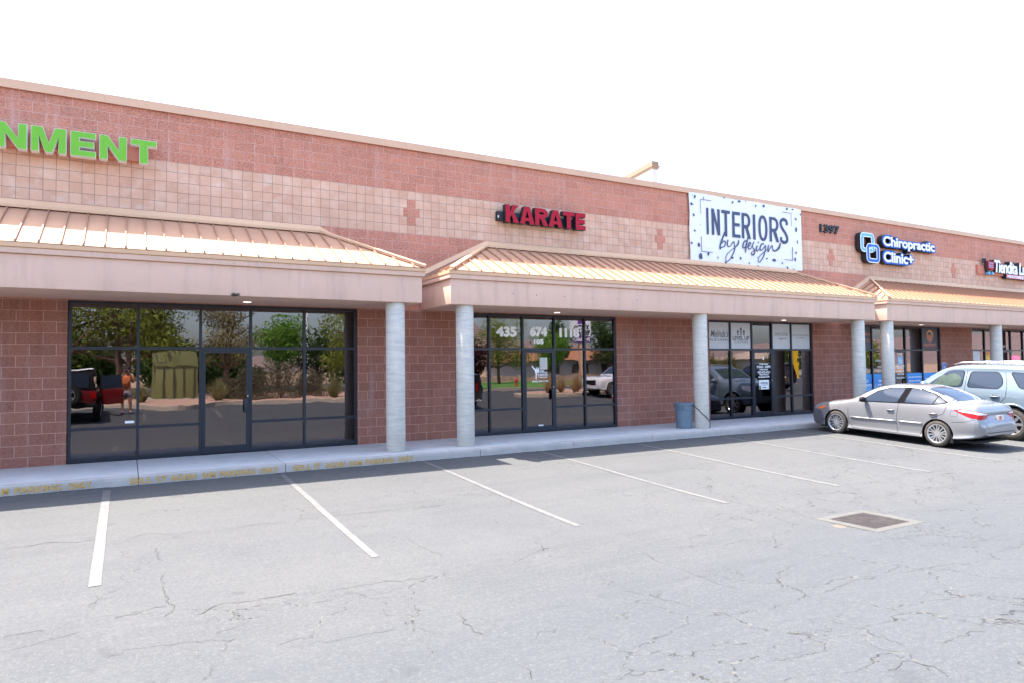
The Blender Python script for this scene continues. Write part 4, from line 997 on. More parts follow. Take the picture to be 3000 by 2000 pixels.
# green channel letters at the left edge
t = empty('channel_letter_sign', (-.8,-.05,5.6), label='large lime green channel letters with white edges above the left awning', cat='sign')
mb = MB(); mb.box(-2.4,.19,-.14,-.002,5.755,6.035); o = mb.build('raceway', M_pinkb, None, bevel=.006); o.parent = t; o.matrix_parent_inverse = Matrix.Translation((.8,.05,-5.6))
def adopt(o, p):
    o.parent = p; o.matrix_parent_inverse = Matrix.Translation(p.location).inverted(); return o
for ch,x0,x1,st in (('N',-2.03,-1.588,.125),('M',-1.525,-.997,.125),('E',-.926,-.535,.135),('N',-.469,-.029,.125),('T',.042,.474,.14)):
    w_ = x1-x0; h_ = .452; outs,holes = glyph(ch,w_,h_,st,.105)
    mb = MB(); glyph_solid(mb, [outset(o_,.004) for o_ in outs], holes, x0, 5.681, -.305, -.14)
    l = adopt(mb.build('letter', M_wtrim), t)
    mb = MB(); glyph_solid(mb, [outset(o_,-.002) for o_ in outs], holes, x0, 5.681, -.309, -.3045); f = mb.build('letter_face', M_green); f.parent = l
# KARATE
t = empty('karate_sign', (9.5,-.05,5.5), label='red KARATE channel letters on black boxes over the tile band', cat='sign')
adopt(MB().box(8.10,10.62,-.12,-.002,5.375,5.61).build('raceway', M_blk, bevel=.004), t)
adopt(MB().box(8.105,8.135,-.124,-.118,5.44,5.50).build('rating_label', M_wtrim), t)
X = 8.262; adv = []
for ch,w_ in (('K',.40),('A',.435),('R',.40),('A',.435),('T',.37),('E',.325)): adv.append((ch,X,w_)); X += w_+(.012 if ch in 'KRA' else .03)
sc_ = (10.73-8.262)/(X-.03-8.262)
for ch,x,w_ in adv:
    x0 = 8.262+(x-8.262)*sc_; w_ *= sc_; outs,holes = glyph(ch,w_,.455,.135,.115)
    mb = MB(); glyph_solid(mb, outs, holes, x0, 5.318, -.245, -.10, 0, 0); l = adopt(mb.build('letter', M_blk), t)
    mb = MB(); glyph_solid(mb, [outset(o_,-.006) for o_ in outs], [outset(o_,.006) for o_ in holes], x0, 5.318, -.2495, -.2445); f = mb.build('letter_face', M_redl); f.parent = l
# house number
t = empty('house_number', (21.35,0,6.2), label='black raised street number 1397 on the red block wall', cat='number sign')
o = text('digits','1397',20.84,21.86,6.20,6.475,-.035,M_blk,None,depth=.05,bold=.012,fat=.012); adopt(o,t)
# banner
t = empty('banner', (17.25,-.03,4.8), label='large white banner with navy ink dots and brush script hung below the parapet', cat='banner')
def banner_mat():
    m = N('white_vinyl'); v = m.coord(); m.set(col=(.80,.82,.86,1), rough=.45, spec=.4); m.bump(m.noise(m.coord(scale=(.5,1,1.3)), 2.0, 3, .5, 1.2), .5, .05); return m.mat
M_vinyl = banner_mat(); BY = -.075
mb = MB(); nx,nz = 40,20; vs = []
for j in range(nz+1):
    for i in range(nx+1):
        u,v = i/nx,j/nz; x = 14.70+5.11*u; z = 4.775+2.10*v
        e = min(u,1-u,v,1-v)*6; q = noise.noise(Vector((u*4,v*2.2,3)))*.012*min(e,1)
        x += .012*math.sin(v*11)*(1 if u<.02 else 0); z += .01*math.sin(u*14)*(1 if v in (0,1) else 0)
        if u>.97 and v>.97: z -= .03
        vs.append((x,BY+.014+q,z))
mb.add(vs, [(j*(nx+1)+i,j*(nx+1)+i+1,(j+1)*(nx+1)+i+1,(j+1)*(nx+1)+i) for j in range(nz) for i in range(nx)])
adopt(mb.build('banner_sheet', M_vinyl, smooth=True), t)
PY = BY-.004
for ch,x0,x1 in (('I',15.386,15.478),('N',15.58,15.865),('T',15.965,16.375),('E',16.50,16.80),('R',16.92,17.28),('I',17.40,17.497),('O',17.60,17.99),('R',18.10,18.48)):
    x0b,x1b = {('I',15.386):(15.390,15.480),('N',15.58):(15.606,15.963),('T',15.965):(16.035,16.405),('E',16.50):(16.50,16.858),('R',16.92):(16.925,17.320),('I',17.40):(17.438,17.552),('O',17.60):(17.690,18.115),('R',18.10):(18.215,18.650)}[(ch,x0)]
    w_ = x1b-x0b; h_ = .815 if ch!='O' else .835
    outs,holes = glyph(ch,w_,h_,.108,.100)
    if ch=='O': outs=[squircle(outs[0],w_,h_,.86)]; holes=[[(w_/2+(x-w_/2)*.98,z) for x,z in squircle(holes[0],w_,h_,.9)]]
    mb = MB(); glyph_solid(mb, outs, holes, x0b, 5.651 if ch!='O' else 5.641, PY, PY+.001); adopt(mb.build('letter', M_navy), t)
mb = MB(); c = [(.345,.62),(.34,.74),(.19,.80),(.05,.73),(.045,.60),(.14,.47),(.25,.36),(.35,.22),(.34,.09),(.20,.03),(.055,.08),(.045,.20)]
ribbon(mb, [(18.725+x*.96,5.641+z*1.0) for x,z in c], .105, PY); adopt(mb.build('letter', M_navy), t)
strokes = {'b':([(16.179,5.791),(16.093,5.64),(16.018,5.5),(15.956,5.361),(15.94,5.234),(15.988,5.28),(16.117,5.323),(16.178,5.412),(16.165,5.487),(16.088,5.489),(16.026,5.4)],[.06,.06,.06,.06,.05,.03,.035,.04,.04,.03,.02]),
 'y':([(16.30,5.555),(16.26,5.43),(16.285,5.345),(16.376,5.350),(16.461,5.434),(16.547,5.517),(16.568,5.425),(16.587,5.291),(16.485,5.097),(16.337,4.918),(16.218,4.868),(16.175,4.958),(16.25,5.097),(16.419,5.228),(16.588,5.325),(16.711,5.419),(16.762,5.509),(16.765,5.577)],[.05,.05,.04,.025,.03,.03,.04,.045,.04,.03,.025,.025,.025,.02,.03,.05,.06,.035]),
 'd':([(17.221,5.769),(17.166,5.61),(17.105,5.432),(17.066,5.207),(17.075,5.40),(17.141,5.57),(17.10,5.585),(17.02,5.547),(16.952,5.421),(16.974,5.346),(17.048,5.377),(17.112,5.468)],[.045,.05,.05,.04,.03,.035,.04,.045,.05,.04,.03,.02]),
 'e':([(17.12,5.37),(17.195,5.405),(17.275,5.450),(17.31,5.526),(17.249,5.54),(17.196,5.44),(17.205,5.337),(17.291,5.344),(17.395,5.472)],[.02,.025,.03,.04,.04,.05,.04,.03,.025]),
 's':([(17.395,5.472),(17.472,5.575),(17.400,5.49),(17.40,5.403),(17.487,5.289),(17.458,5.183),(17.37,5.151),(17.323,5.208),(17.412,5.266),(17.539,5.345),(17.60,5.47)],[.02,.04,.035,.04,.045,.05,.045,.035,.025,.02,.03]),
 'i':([(17.60,5.47),(17.564,5.347),(17.599,5.288),(17.689,5.356),(17.742,5.43)],[.05,.05,.04,.025,.03]),
 'g':([(17.923,5.54),(17.821,5.535),(17.741,5.412),(17.763,5.327),(17.866,5.369),(17.95,5.455),(17.995,5.50),(17.985,5.342),(17.855,5.089),(17.698,4.939),(17.637,4.97),(17.679,5.094),(17.861,5.246),(18.068,5.367)],[.04,.045,.05,.045,.03,.03,.04,.045,.04,.03,.03,.025,.025,.02]),
 'n':([(18.150,5.531),(18.112,5.422),(18.117,5.310),(18.225,5.449),(18.317,5.519),(18.335,5.421),(18.390,5.354),(18.533,5.390),(18.668,5.508),(18.712,5.638)],[.045,.05,.045,.03,.04,.045,.05,.06,.08,.045])}
for k,(nm,(pp,ww)) in enumerate(strokes.items()):
    mb = MB(); ribbon(mb, pp, ww, PY-.0015-.0004*k, .0008); adopt(mb.build('brush_letter', M_navy), t)
mb = MB(); ribbon(mb, [(17.675,5.60),(17.655,5.545)], [.05,.04], PY-.002); adopt(mb.build('brush_letter', M_navy), t)
for ln in ([(15.156,6.261),(15.158,6.698),(15.609,6.703)],[(15.156,5.553),(15.164,5.102),(15.615,5.107)],[(18.852,6.687),(19.292,6.683),(19.296,6.252)],[(19.306,5.545),(19.32,5.102),(18.915,5.107)]):
    mb = MB()
    for (a,b),(c,d) in zip(ln,ln[1:]): mb.box(min(a,c)-.006,max(a,c)+.006,PY,PY+.001,min(b,d)-.006,max(b,d)+.006)
    adopt(mb.build('frame_line', M_navy), t)
dots = [(14.927,6.754,0.035,0.053),(14.833,6.793,0.013,0.013),(14.783,6.517,0.044,0.046),(14.869,6.507,0.015,0.015),(14.866,6.191,0.038,0.039),(15.287,6.751,0.020,0.025),(16.169,6.850,0.042,0.015),(16.535,6.754,0.038,0.041),(16.833,6.815,0.053,0.041),(16.690,6.855,0.014,0.012),(17.121,6.85,0.025,0.014),(17.591,6.754,0.030,0.035),(17.963,6.79,0.054,0.042),(19.091,6.81,0.043,0.040),(19.369,6.82,0.038,0.029),(19.770,6.686,0.028,0.033),(19.523,6.510,0.044,0.037),(19.524,6.155,0.049,0.073),(19.572,5.741,0.025,0.051),(19.491,5.369,0.035,0.040),(19.441,5.146,0.033,0.073),(14.891,5.716,0.033,0.033),(14.757,5.331,0.035,0.039),(15.054,5.294,0.053,0.059),(15.117,4.951,0.080,0.085),(15.443,5.048,0.041,0.053),(15.839,4.963,0.023,0.033),(16.470,4.998,0.043,0.041),(16.841,5.008,0.034,0.044),(16.175,4.825,0.042,0.036),(17.220,4.874,0.030,0.024),(17.630,4.81,0.040,0.017),(18.057,5.076,0.036,0.025),(18.400,5.050,0.078,0.050),(18.791,4.978,0.026,0.036),(19.042,4.844,0.037,0.043),(19.350,4.81,0.032,0.022),(15.134,5.925,0.009,0.023),(17.616,5.085,0.018,0.010)]
for k,(x,z,rx,rz) in enumerate(dots):
    a = noise.noise(Vector((k*3.1,0,0))); pl = []
    for q in range(16):
        th = 2*math.pi*q/16; r_ = 1+.13*math.sin(2*th+k)+.06*math.sin(3*th+2*k); pl.append((x+rx*r_*math.cos(th)+a*.02*math.sin(th), z+rz*r_*math.sin(th)))
    adopt(MB().prism(pl,'y',PY-.0005,PY+.001).build('ink_dot', M_navy), t)
# chiropractic sign
t = empty('clinic_sign', (25,-.05,5.8), label='blue and white two line sign with two interlocked square loops', cat='sign')
def ringc(cx,cz,hw,hh,r,n=5):
    out = []
    for (sx,sz,a0) in ((1,1,0),(-1,1,90),(-1,-1,180),(1,-1,270)):
        for k in range(n+1):
            a = R(a0+90*k/n); out.append((cx+sx*(hw-r)+r*math.cos(a), cz+sz*(hh-r)+r*math.sin(a)))
    return out
L1 = (23.20,5.99,.42,.36); L2 = (23.50,5.62,.40,.355)
for (cx,cz,hw,hh),mt in ((L1,M_lblue),(L2,M_blue)):
    mb = MB(); glyph_solid(mb, [ringc(cx,cz,hw,hh,.19)], [list(reversed(ringc(cx,cz,hw-.20,hh-.17,.03)))], 0, 0, -.225 if mt is M_lblue else -.235, -.03); adopt(mb.build('logo_loop', M_blk), t)
    y_ = -.229 if mt is M_lblue else -.239
    mb = MB(); glyph_solid(mb, [ringc(cx,cz,hw-.003,hh-.003,.187)], [list(reversed(ringc(cx,cz,hw-.197,hh-.167,.03)))], 0, 0, y_, y_+.004); adopt(mb.build('loop_edge', M_white2), t)
    mb = MB(); glyph_solid(mb, [ringc(cx,cz,hw-.04,hh-.035,.15)], [list(reversed(ringc(cx,cz,hw-.16,hh-.135,.06)))], 0, 0, y_-.003, y_+.001); adopt(mb.build('loop_face', mt), t)
# the pale loop passes over the dark one at its lower right arm
mb = MB(); mb.box(23.42,23.62,-.246,-.239,5.70,5.86); adopt(mb.build('loop_edge', M_white2), t)
mb = MB(); mb.box(23.46,23.58,-.249,-.2455,5.69,5.87); adopt(mb.build('loop_face', M_lblue), t)
for s,x0,x1,z0,z1 in (('Chiropractic',24.19,27.52,5.86,6.31),('Clinic+',24.19,26.06,5.36,5.74)):
    adopt(text('letter_backing',s,x0-.08,x1+.08,z0-.07,z1+.07,-.10,M_blk,None,depth=.2,bold=.085,space=.98), t)
    adopt(text('letter_halo',s,x0-.08,x1+.08,z0-.07,z1+.07,-.204,M_blue,None,depth=.006,bold=.085,space=.98), t)
    adopt(text('letters',s,x0,x1,z0,z1,-.212,M_white2,None,depth=.006,bold=.014,fat=.014,space=.98), t)
# mini market sign at the right edge
t = empty('market_sign', (33,-.05,5.6), label='pink and white mini market sign with a small shopping cart, farthest right', cat='sign')
adopt(MB().box(30.95,36,-.09,-.002,5.32,5.70).build('raceway', M_pinkb), t)
mb = MB(); 
mb.tube([(31.22,-.15,5.80),(31.25,-.15,5.93),(31.36,-.15,5.95),(31.42,-.15,5.80),(31.50,-.15,5.45),(31.62,-.15,5.42),(31.95,-.15,5.42)], .05, 8); adopt(mb.build('cart_handle', M_blk), t)
adopt(MB().prism([(31.45,5.86),(31.98,5.86),(31.92,5.52),(31.50,5.52)],'y',-.24,-.1).build('cart_basket', M_redl), t)
for z_ in (5.60,5.68,5.77): adopt(MB().box(31.5,31.86,-.243,-.238,z_,z_+.03).build('cart_bar', M_lblue), t)
for x_ in (31.55,31.83):
    mb = MB(); mb.lathe([(0,-.02),(.06,-.02),(.06,.1),(0,.1)], (x_,-.22,5.36), 20, 'y'); adopt(mb.build('cart_wheel', M_lblue, smooth=True, ang=40), t)
adopt(text('letter_backing','Tiendita Lu',32.02,34.75,5.40,5.96,-.10,M_blk,None,depth=.2,bold=.08,shear=.15,space=.9), t)
adopt(text('letters','Tiendita Lu',32.04,34.73,5.42,5.95,-.206,M_white2,None,depth=.006,bold=.02,fat=.008,shear=.15,space=.9), t)
adopt(MB().box(33.0,35.0,-.2,-.03,5.22,5.40).build('sign_box', M_blk), t)
adopt(MB().box(33.01,34.99,-.205,-.2005,5.23,5.39).build('sign_face', mat('pink_red_acrylic',(.62,.10,.16),.4)), t)
adopt(text('letters','MINI-MARKET',33.08,34.62,5.245,5.375,-.209,M_white2,None,bold=.03,shear=.1), t)
# ---- lettering on the glass (children of the frames they sit on)
M_vw = mat('white_window_vinyl', (.92,.92,.91), .6)
M_vg = mat('grey_window_vinyl', (.10,.10,.115), .6)
M_frost = mat('frosted_window_film', (.60,.62,.65), .75, var=.06, vs=2)
M_vgrey = mat('dark_grey_film', (.085,.085,.10), .6)
M_vor = mat('orange_vinyl', (.75,.25,.13), .6)
GY = .0785
def deco(name, s, x0,x1,z0,z1, m, p, y=GY, **kw): return text(name, s, x0,x1,z0,z1, y, m, p, **kw)
for s,x0,x1,z0,z1,b in (('435',8.14,8.715,2.458,2.70,.017),('674',9.137,9.644,2.474,2.709,.017),('105',9.253,9.530,2.284,2.390,.009),('1118',10.06,10.67,2.458,2.689,.017)): deco('window_number', s,x0,x1,z0,z1,M_vw,S2,bold=.02,fat=b)
DY = .0535
fig = [(9.149,1.718),(9.175,1.72),(9.2,1.687),(9.269,1.624),(9.273,1.653),(9.287,1.671),(9.308,1.671),(9.299,1.645),(9.321,1.63),(9.334,1.641),(9.328,1.66),(9.339,1.673),(9.365,1.673),(9.373,1.652),(9.368,1.633),(9.385,1.611),(9.389,1.585),(9.371,1.548),(9.358,1.526),(9.328,1.545),(9.319,1.52),(9.311,1.476),(9.304,1.424),(9.3,1.398),(9.317,1.383),(9.282,1.379),(9.26,1.392),(9.266,1.439),(9.271,1.498),(9.254,1.55),(9.238,1.595),(9.2,1.639),(9.17,1.669),(9.149,1.702)]
MB().prism(fig,'y',DY-.0005,DY).build('door_emblem', M_vw, D2)
for s,x0,x1,z0,z1,b in (('BOBBY',9.41,9.538,1.570,1.596,.03),('LAWRENCE',9.365,9.625,1.537,1.562,.03),('KARATE',9.345,9.633,1.455,1.514,.04),('Training Center',9.345,9.628,1.402,1.436,.01),('(435) 674-1118',9.166,9.648,1.280,1.333,.03)): deco('door_lettering', s,x0,x1,z0,z1,M_vw,D2,DY,bold=.01,fat=.0022)
MB().box(9.394,9.629,.046,.0485,1.617,1.929).build('paper_notice', mat('paper',(.62,.60,.56),.8,var=.1,vs=12), D2)
for k in range(6): deco('notice_line','Open class week '+'schedule'[:3+k%4], 9.415,9.60-.02*(k%3),1.66+.042*k,1.672+.042*k,M_vg,D2,.0455)
MB().box(9.337,9.487,DY-.0005,DY,.125,.183).build('door_sticker', M_vw, D2)
MB().box(-.02,.135,GY-.001,GY,.70,.745).build('window_sticker', M_vw, S1)
# store front with the five frosted top lights
for x0,x1 in ((15.537,16.392),(16.448,17.363),(18.36,19.249),(19.305,20.254)): MB().box(x0,x1,GY,GY+.001,2.176,2.972).build('frosted_film', M_frost, S3)
F_ = GY-.001
deco('window_lettering',"Melinda's",15.60,16.375,2.515,2.742,M_vg,S3,F_,shear=.35,bold=.012); deco('window_lettering','FINE ART & FRAMING',15.545,16.385,2.395,2.472,M_vg,S3,F_)
for cx,z0,z1 in ((16.80,2.58,2.76),(16.936,2.58,2.84),(17.07,2.58,2.76)):
    MB().prism([(cx-.028,z0),(cx+.028,z0),(cx+.028,z1-.07),(cx+.075,z1-.09),(cx,z1),(cx-.075,z1-.09),(cx-.028,z1-.07)],'y',F_-.0005*(cx!=16.936),F_+.0002).build('arrow_logo', M_vg, S3)
deco('window_lettering','LEVEL UP',16.56,17.315,2.435,2.56,M_vg,S3,F_,bold=.035); deco('window_lettering','FLOORING',16.63,17.245,2.354,2.422,M_vg,S3,F_,space=1.2)
deco('window_lettering','DRAPERY & SEWING',18.50,19.15,2.59,2.69,M_vg,S3,F_); deco('window_lettering','Designs for You',18.72,19.10,2.46,2.52,M_vg,S3,F_,bold=.03)
deco('window_lettering','LEGACY KITCHEN DESIGN',19.38,20.20,2.59,2.645,M_vg,S3,F_); deco('window_lettering','& Cabinets',19.62,20.00,2.508,2.556,M_vg,S3,F_)
for s,x0,x1,z0,z1,b in (('STORE HOURS',17.72,18.11,1.664,1.711,.04),('9:30AM - 5:00PM',17.60,18.24,1.56,1.636,.05),('STORE PHONE',17.725,18.10,1.487,1.531,.04),('435-522-4221',17.63,18.21,1.39,1.458,.05),('Walk-Ins Welcome',17.705,18.14,1.326,1.372,.03),('SEE DESIGNER BY APPT',17.665,18.175,1.247,1.291,.03)): deco('door_lettering', s,x0,x1,z0,z1,M_vw,D3,DY,bold=.01,fat=.003)
MB().prism([(17.87,1.93),(17.95,1.93),(17.94,1.84),(17.91,1.81),(17.88,1.84)],'y',DY-.0005,DY).build('door_emblem', M_vw, D3)
MB().box(17.68,18.14,DY-.002,DY-.0005,.876,1.176).build('door_poster', M_vw, D3)
deco('poster_text','INTERIORS',17.75,18.09,1.03,1.11,M_navy,D3,DY-.0025,bold=.03); deco('poster_text','by design',17.80,18.04,.975,1.015,M_navy,D3,DY-.0025); MB().box(17.83,18.02,DY-.003,DY-.0022,.915,.945).build('poster_bar', M_vg, D3)
MB().box(17.685,17.77,DY-.003,DY-.0022,.88,.99).build('poster_picture', mat('brown_print',(.25,.17,.10),.6,var=.5,vs=20), D3)
# clinic glass
MB().box(22.66,23.68,GY,GY+.001,2.176,2.972).build('window_film', M_vgrey, S4)
deco('window_lettering','SE HABLA',22.72,23.66,2.655,2.758,M_vor,S4,F_,bold=.02); deco('window_lettering','ESPAÑOL',22.72,23.645,2.43,2.56,M_vor,S4,F_)
MB().box(26.94,28.05,GY,GY+.001,2.176,2.972).build('window_film', M_vgrey, S4)
cx,cz = 27.51,2.69
for k in range(9):
    z0 = cz-.24+k*.030; hw = .235*math.sqrt(max(0,1-((z0-cz)/.25)**2))*(1 if k%2 else .93)
    if hw>.03: MB().box(cx-hw,cx+hw,F_-.0004,F_,z0,z0+.018).build('sun_logo', M_vor, S4)
pl = [(cx+.24*math.cos(a),cz+.22*math.sin(a)) for a in [math.pi*k/20 for k in range(21)]]; pl += [(cx+.15*math.cos(a)-.02,cz+.05+.10*math.sin(a)) for a in [math.pi*(1-k/10) for k in range(11)]]
MB().prism(pl,'y',F_-.0006,F_-.0001).build('sun_logo', mat('amber_vinyl',(.78,.38,.16),.6), S4)
deco('window_lettering','SUNSET',27.10,27.93,2.305,2.407,M_vor,S4,F_,bold=.02,space=1.1); deco('window_lettering','COMMUNITY IMAGING',27.12,27.91,2.231,2.277,M_redl,S4,F_)
deco('window_number','108',25.285,25.545,1.958,2.032,M_vw,D4,DY,fat=.004)
MB().box(25.265,25.595,DY-.0006,DY,1.60,1.917).build('door_logo_panel', M_lblue, D4)
for (cx_,cz_) in ((25.395,1.79),(25.46,1.715)):
    mb = MB(); glyph_solid(mb, [ringc(cx_,cz_,.075,.07,.035)], [list(reversed(ringc(cx_,cz_,.050,.045,.02)))], 0,0, DY-.0012,DY-.0008); mb.build('door_logo', M_white2, D4)
for s,x0,x1,z0,z1 in (('CHIROPRACTIC',25.145,25.705,1.51,1.566),('CLINIC PLUS',25.215,25.645,1.44,1.50),('Dr. Davis Bennett, DC',25.17,25.66,1.341,1.385),('435-673-1443',25.20,25.655,1.221,1.270),('Walk-Ins Welcome',25.16,25.69,1.085,1.130)): deco('door_lettering', s,x0,x1,z0,z1,M_vw,D4,DY,bold=.01,fat=.003)
def bluefilm():
    m = N('blue_window_graphic'); s = m.sep(m.coord()); m.set(col=m.ramp(m.mr(s[2],.62,1.30), [(0,(.20,.45,.75)),(.5,(.03,.20,.58)),(1,(.02,.30,.72))]), rough=.5); return m.mat
M_bf = bluefilm()
for x0,x1 in ((22.66,23.68),(23.732,24.774),(25.816,26.886),(26.938,28.05)): MB().box(x0,x1,GY,GY+.001,.65,1.275).build('window_graphic', M_bf, S4)
for s,x0,x1,z0,z1 in (('AUTO',22.95,23.45,.98,1.07),('ACCIDENTS',22.72,23.65,.825,.912),('SPORTS',24.085,24.62,.98,1.055),('INJURIES',24.05,24.68,.83,.91),('CELLULITE TREATMENT',25.98,26.87,1.09,1.147),('WRINKLE TREATMENT',25.97,26.80,.946,1.0),('WEIGHT LOSS',27.1,27.9,1.0,1.07)): deco('window_lettering', s,x0,x1,z0,z1,M_white2,S4,F_,bold=.03)
deco('window_lettering','CHIROPRACTIC',23.93,24.70,1.72,1.79,M_vw,S4,F_); deco('window_lettering','435-673-1443',24.02,24.6,1.50,1.56,M_vw,S4,F_); deco('window_lettering','Walk-Ins Welcome',23.95,24.7,1.36,1.41,M_vw,S4,F_)
# market glass
deco('window_number','111',33.10,33.405,2.267,2.362,M_vw,S5,GY,fat=.006)
MB().box(30.655,31.165,GY-.001,GY,1.685,2.106).build('window_poster', M_frost, S5); MB().box(31.575,31.95,GY-.001,GY,1.3,2.108).build('window_poster', mat('yellow_print',(.80,.50,.05),.6,var=.3,vs=9), S5)
MB().box(31.575,31.95,GY-.002,GY-.001,1.95,2.108).build('poster_band', mat('orange_print',(.7,.2,.05),.6), S5)
o = deco('neon_letters','OPEN',33.78,34.38,1.727,1.902,mat('lit_red_neon',(1,.03,.08),.4,es=2.2),S5,.05,bold=.02); o['label'] = 'lit red OPEN letters'
# ---- accessible sign on the block wall
t = empty('accessible_parking_sign', (28.29,0,1.45), label='small blue wheelchair parking sign on the red block wall', cat='sign')
adopt(MB().prism(rounded([(28.145,1.30),(28.435,1.30),(28.435,1.655),(28.145,1.655)],.03),'y',-.012,-.004).build('sign_edge', M_white2), t)
adopt(MB().prism(rounded([(28.157,1.312),(28.423,1.312),(28.423,1.643),(28.157,1.643)],.025),'y',-.0135,-.011).build('sign_face', M_blue), t)
mb = MB(); ribbon(mb, [(28.27,1.58),(28.275,1.48),(28.34,1.475),(28.365,1.42)], .022, -.0145); mb.lathe([(0,0),(.02,0),(.02,-.002),(0,-.002)], (28.265,-.0145,1.61), 14, 'y'); adopt(mb.build('wheelchair_symbol', M_white2), t)
mb = MB(); ribbon(mb, [(28.30+.062*math.cos(R(a)),1.44+.062*math.sin(R(a))) for a in range(110,361,25)], .016, -.015); adopt(mb.build('wheelchair_symbol', M_white2), t)
# ---- bits on the beam: bird's nest, bolt stubs
mb = MB()
for k in range(90):
    a,b = random.uniform(0,6.28),random.uniform(0,6.28); r_ = random.uniform(.02,.055); p = Vector((1.732+r_*math.cos(a)*1.1,-1.72+r_*.5*math.sin(a),3.050+abs(math.sin(b))*r_*.7)); d = Vector((random.uniform(-1,1),random.uniform(-.5,.5),random.uniform(-.6,.6))).normalized()*.03
    mb.tube([p-d,p+d], .003, 3)
tag(mb.build('bird_nest', mat('dry_twigs',(.10,.085,.075),.9,var=.4,vs=30)), 'small grey twig nest on the lower edge of the left awning beam', 'nest')
for x,z_ in ((7.618,3.342),(8.239,3.326),(9.015,3.324),(9.819,3.309),(10.604,3.327),(11.226,3.312)):
    MB().box(x-.008,x+.008,-1.714,-1.709,z_-.012,z_+.012).build('screw_hole', M_dark, bld)
# ---- bin and its strap
M_bin = mat('slate_blue_plastic', (.135,.185,.235), .5, var=.12, vs=4, spec=.4)
bn = empty('trash_can', (13.22,-1.20,-.025), label='round slate blue plastic trash can beside a concrete column', cat='trash can')
mb = MB(); pr = [(0,0),(.228,0),(.238,.012),(.262,.50),(.276,.515),(.283,.62),(.300,.635),(.302,.672),(.285,.685),(.272,.675),(.262,.60),(.225,.03),(0,.03)]
mb.lathe(pr, (0,0,0), 56); mb.build('bin_body', M_bin, bn, smooth=True, ang=35)
for a in (R(205),R(25)):
    mb = MB(); c,s_ = math.cos(a),math.sin(a); tx,ty_ = -s_,c
    def q(u,o,z_): return (c*(.283+o)+tx*u, s_*(.283+o)+ty_*u, z_)
    mb.tube([q(-.075,-.004,.53),q(-.07,.035,.55),q(-.06,.04,.62),q(.06,.04,.62),q(.07,.035,.55),q(.075,-.004,.53)], .011, 6); mb.build('bin_handle', M_bin, bn, smooth=True)
mb = MB()
for s,z0,z1 in (('BRUTE',.615,.640),('32 GAL',.592,.603)):
    me = text_mesh(s, bold=.03 if z0>.6 else 0); vs = me.vertices; a0,a1 = min(v.co.x for v in vs),max(v.co.x for v in vs); c0,c1 = min(v.co.y for v in vs),max(v.co.y for v in vs)
    W_ = .10 if z0>.6 else .06
    for v in vs:
        u = (v.co.x-a0)/(a1-a0)*W_-W_/2; h = z0-.02+(v.co.y-c0)/(c1-c0)*(z1-z0); th = R(-62)+u/.287; v.co = (.287*math.cos(th),.287*math.sin(th),h)
    link('bin_lettering', me, M_blk, bn)
bn.scale = (.89,.89,1.0)
mb = MB(); mb.tube([(13.42,-1.28,.61),(13.40,-1.40,.58),(13.405,-1.53,.50),(13.46,-1.63,.38),(13.60,-1.69,.25),(13.75,-1.635,.13),(13.79,-1.58,-.03)], .010, 6)
tag(mb.build('bin_strap', M_plast, smooth=True), 'black strap running from the trash can round the foot of the column', 'strap')
# things standing inside the shops
M_ped = mat('cream_display_block', (.62,.58,.48), .8, var=.05)
tag(MB().box(10.10,10.62,.55,.95,-.005,1.10).build('display_plinth', M_ped, bevel=.006), 'cream plinth inside the karate school window', 'plinth')
M_panel = mat('grey_wood_panel', (.34,.32,.28), .8, var=.1)
cab = empty('panelled_counter', (2.0,.6,0), label='grey panelled counter behind the left shop door', cat='counter')
MB().box(-.6,.75,-.02,.5,-.005,1.0).build('counter_body', M_panel, cab, bevel=.006); MB().box(-.35,.15,-.035,-.02,.16,.86).build('counter_panel', M_panel, cab, bevel=.01); MB().box(-.64,.79,-.05,.52,1.0,1.03).build('counter_top', M_panel, cab)
tag(MB().box(3.55,4.3,.8,1.2,-.005,.30).build('low_box', M_ped), 'low cream box inside the left shop window', 'box')
for k,(x,z0,w_,h_) in enumerate(((17.05,.70,.25,.16),(17.25,.70,.12,.12),(18.60,.68,.27,.22),(18.42,.68,.16,.28),(18.45,1.0,.18,.25))):
    f = MB().box(x,x+w_,.16,.17,z0,z0+h_).build('framed_sample', M_vw); tag(f, ['small white sample card on the left sill of the decorator window','narrow white card beside the sample card on the sill','lettered white card on the right sill of the decorator window','tall pale card beside the lettered card','pale card hanging above the right sill cards'][k], 'card')
    if k==2: deco('card_text','INTERIORS',x+.04,x+w_-.04,z0+.09,z0+.15,M_navy,f,.158,bold=.02)
    if k==0: deco('card_text','OPEN 9-5',x+.04,x+w_-.04,z0+.07,z0+.12,M_navy,f,.158)
sf = empty('grey_sofa', (16.6,1.0,0), label='grey upholstered ottoman behind the decorator window', cat='ottoman'); MB().box(-.5,.7,-.3,.4,.06,.55).build('cushion', mat('grey_fabric',(.28,.26,.24),.9,var=.2,vs=20), sf, bevel=.05)
for a,b in ((-.4,-.2),(.6,-.2),(-.4,.3),(.6,.3)): MB().box(a-.02,a+.02,b-.02,b+.02,-.005,.06).build('leg', M_blk, sf)
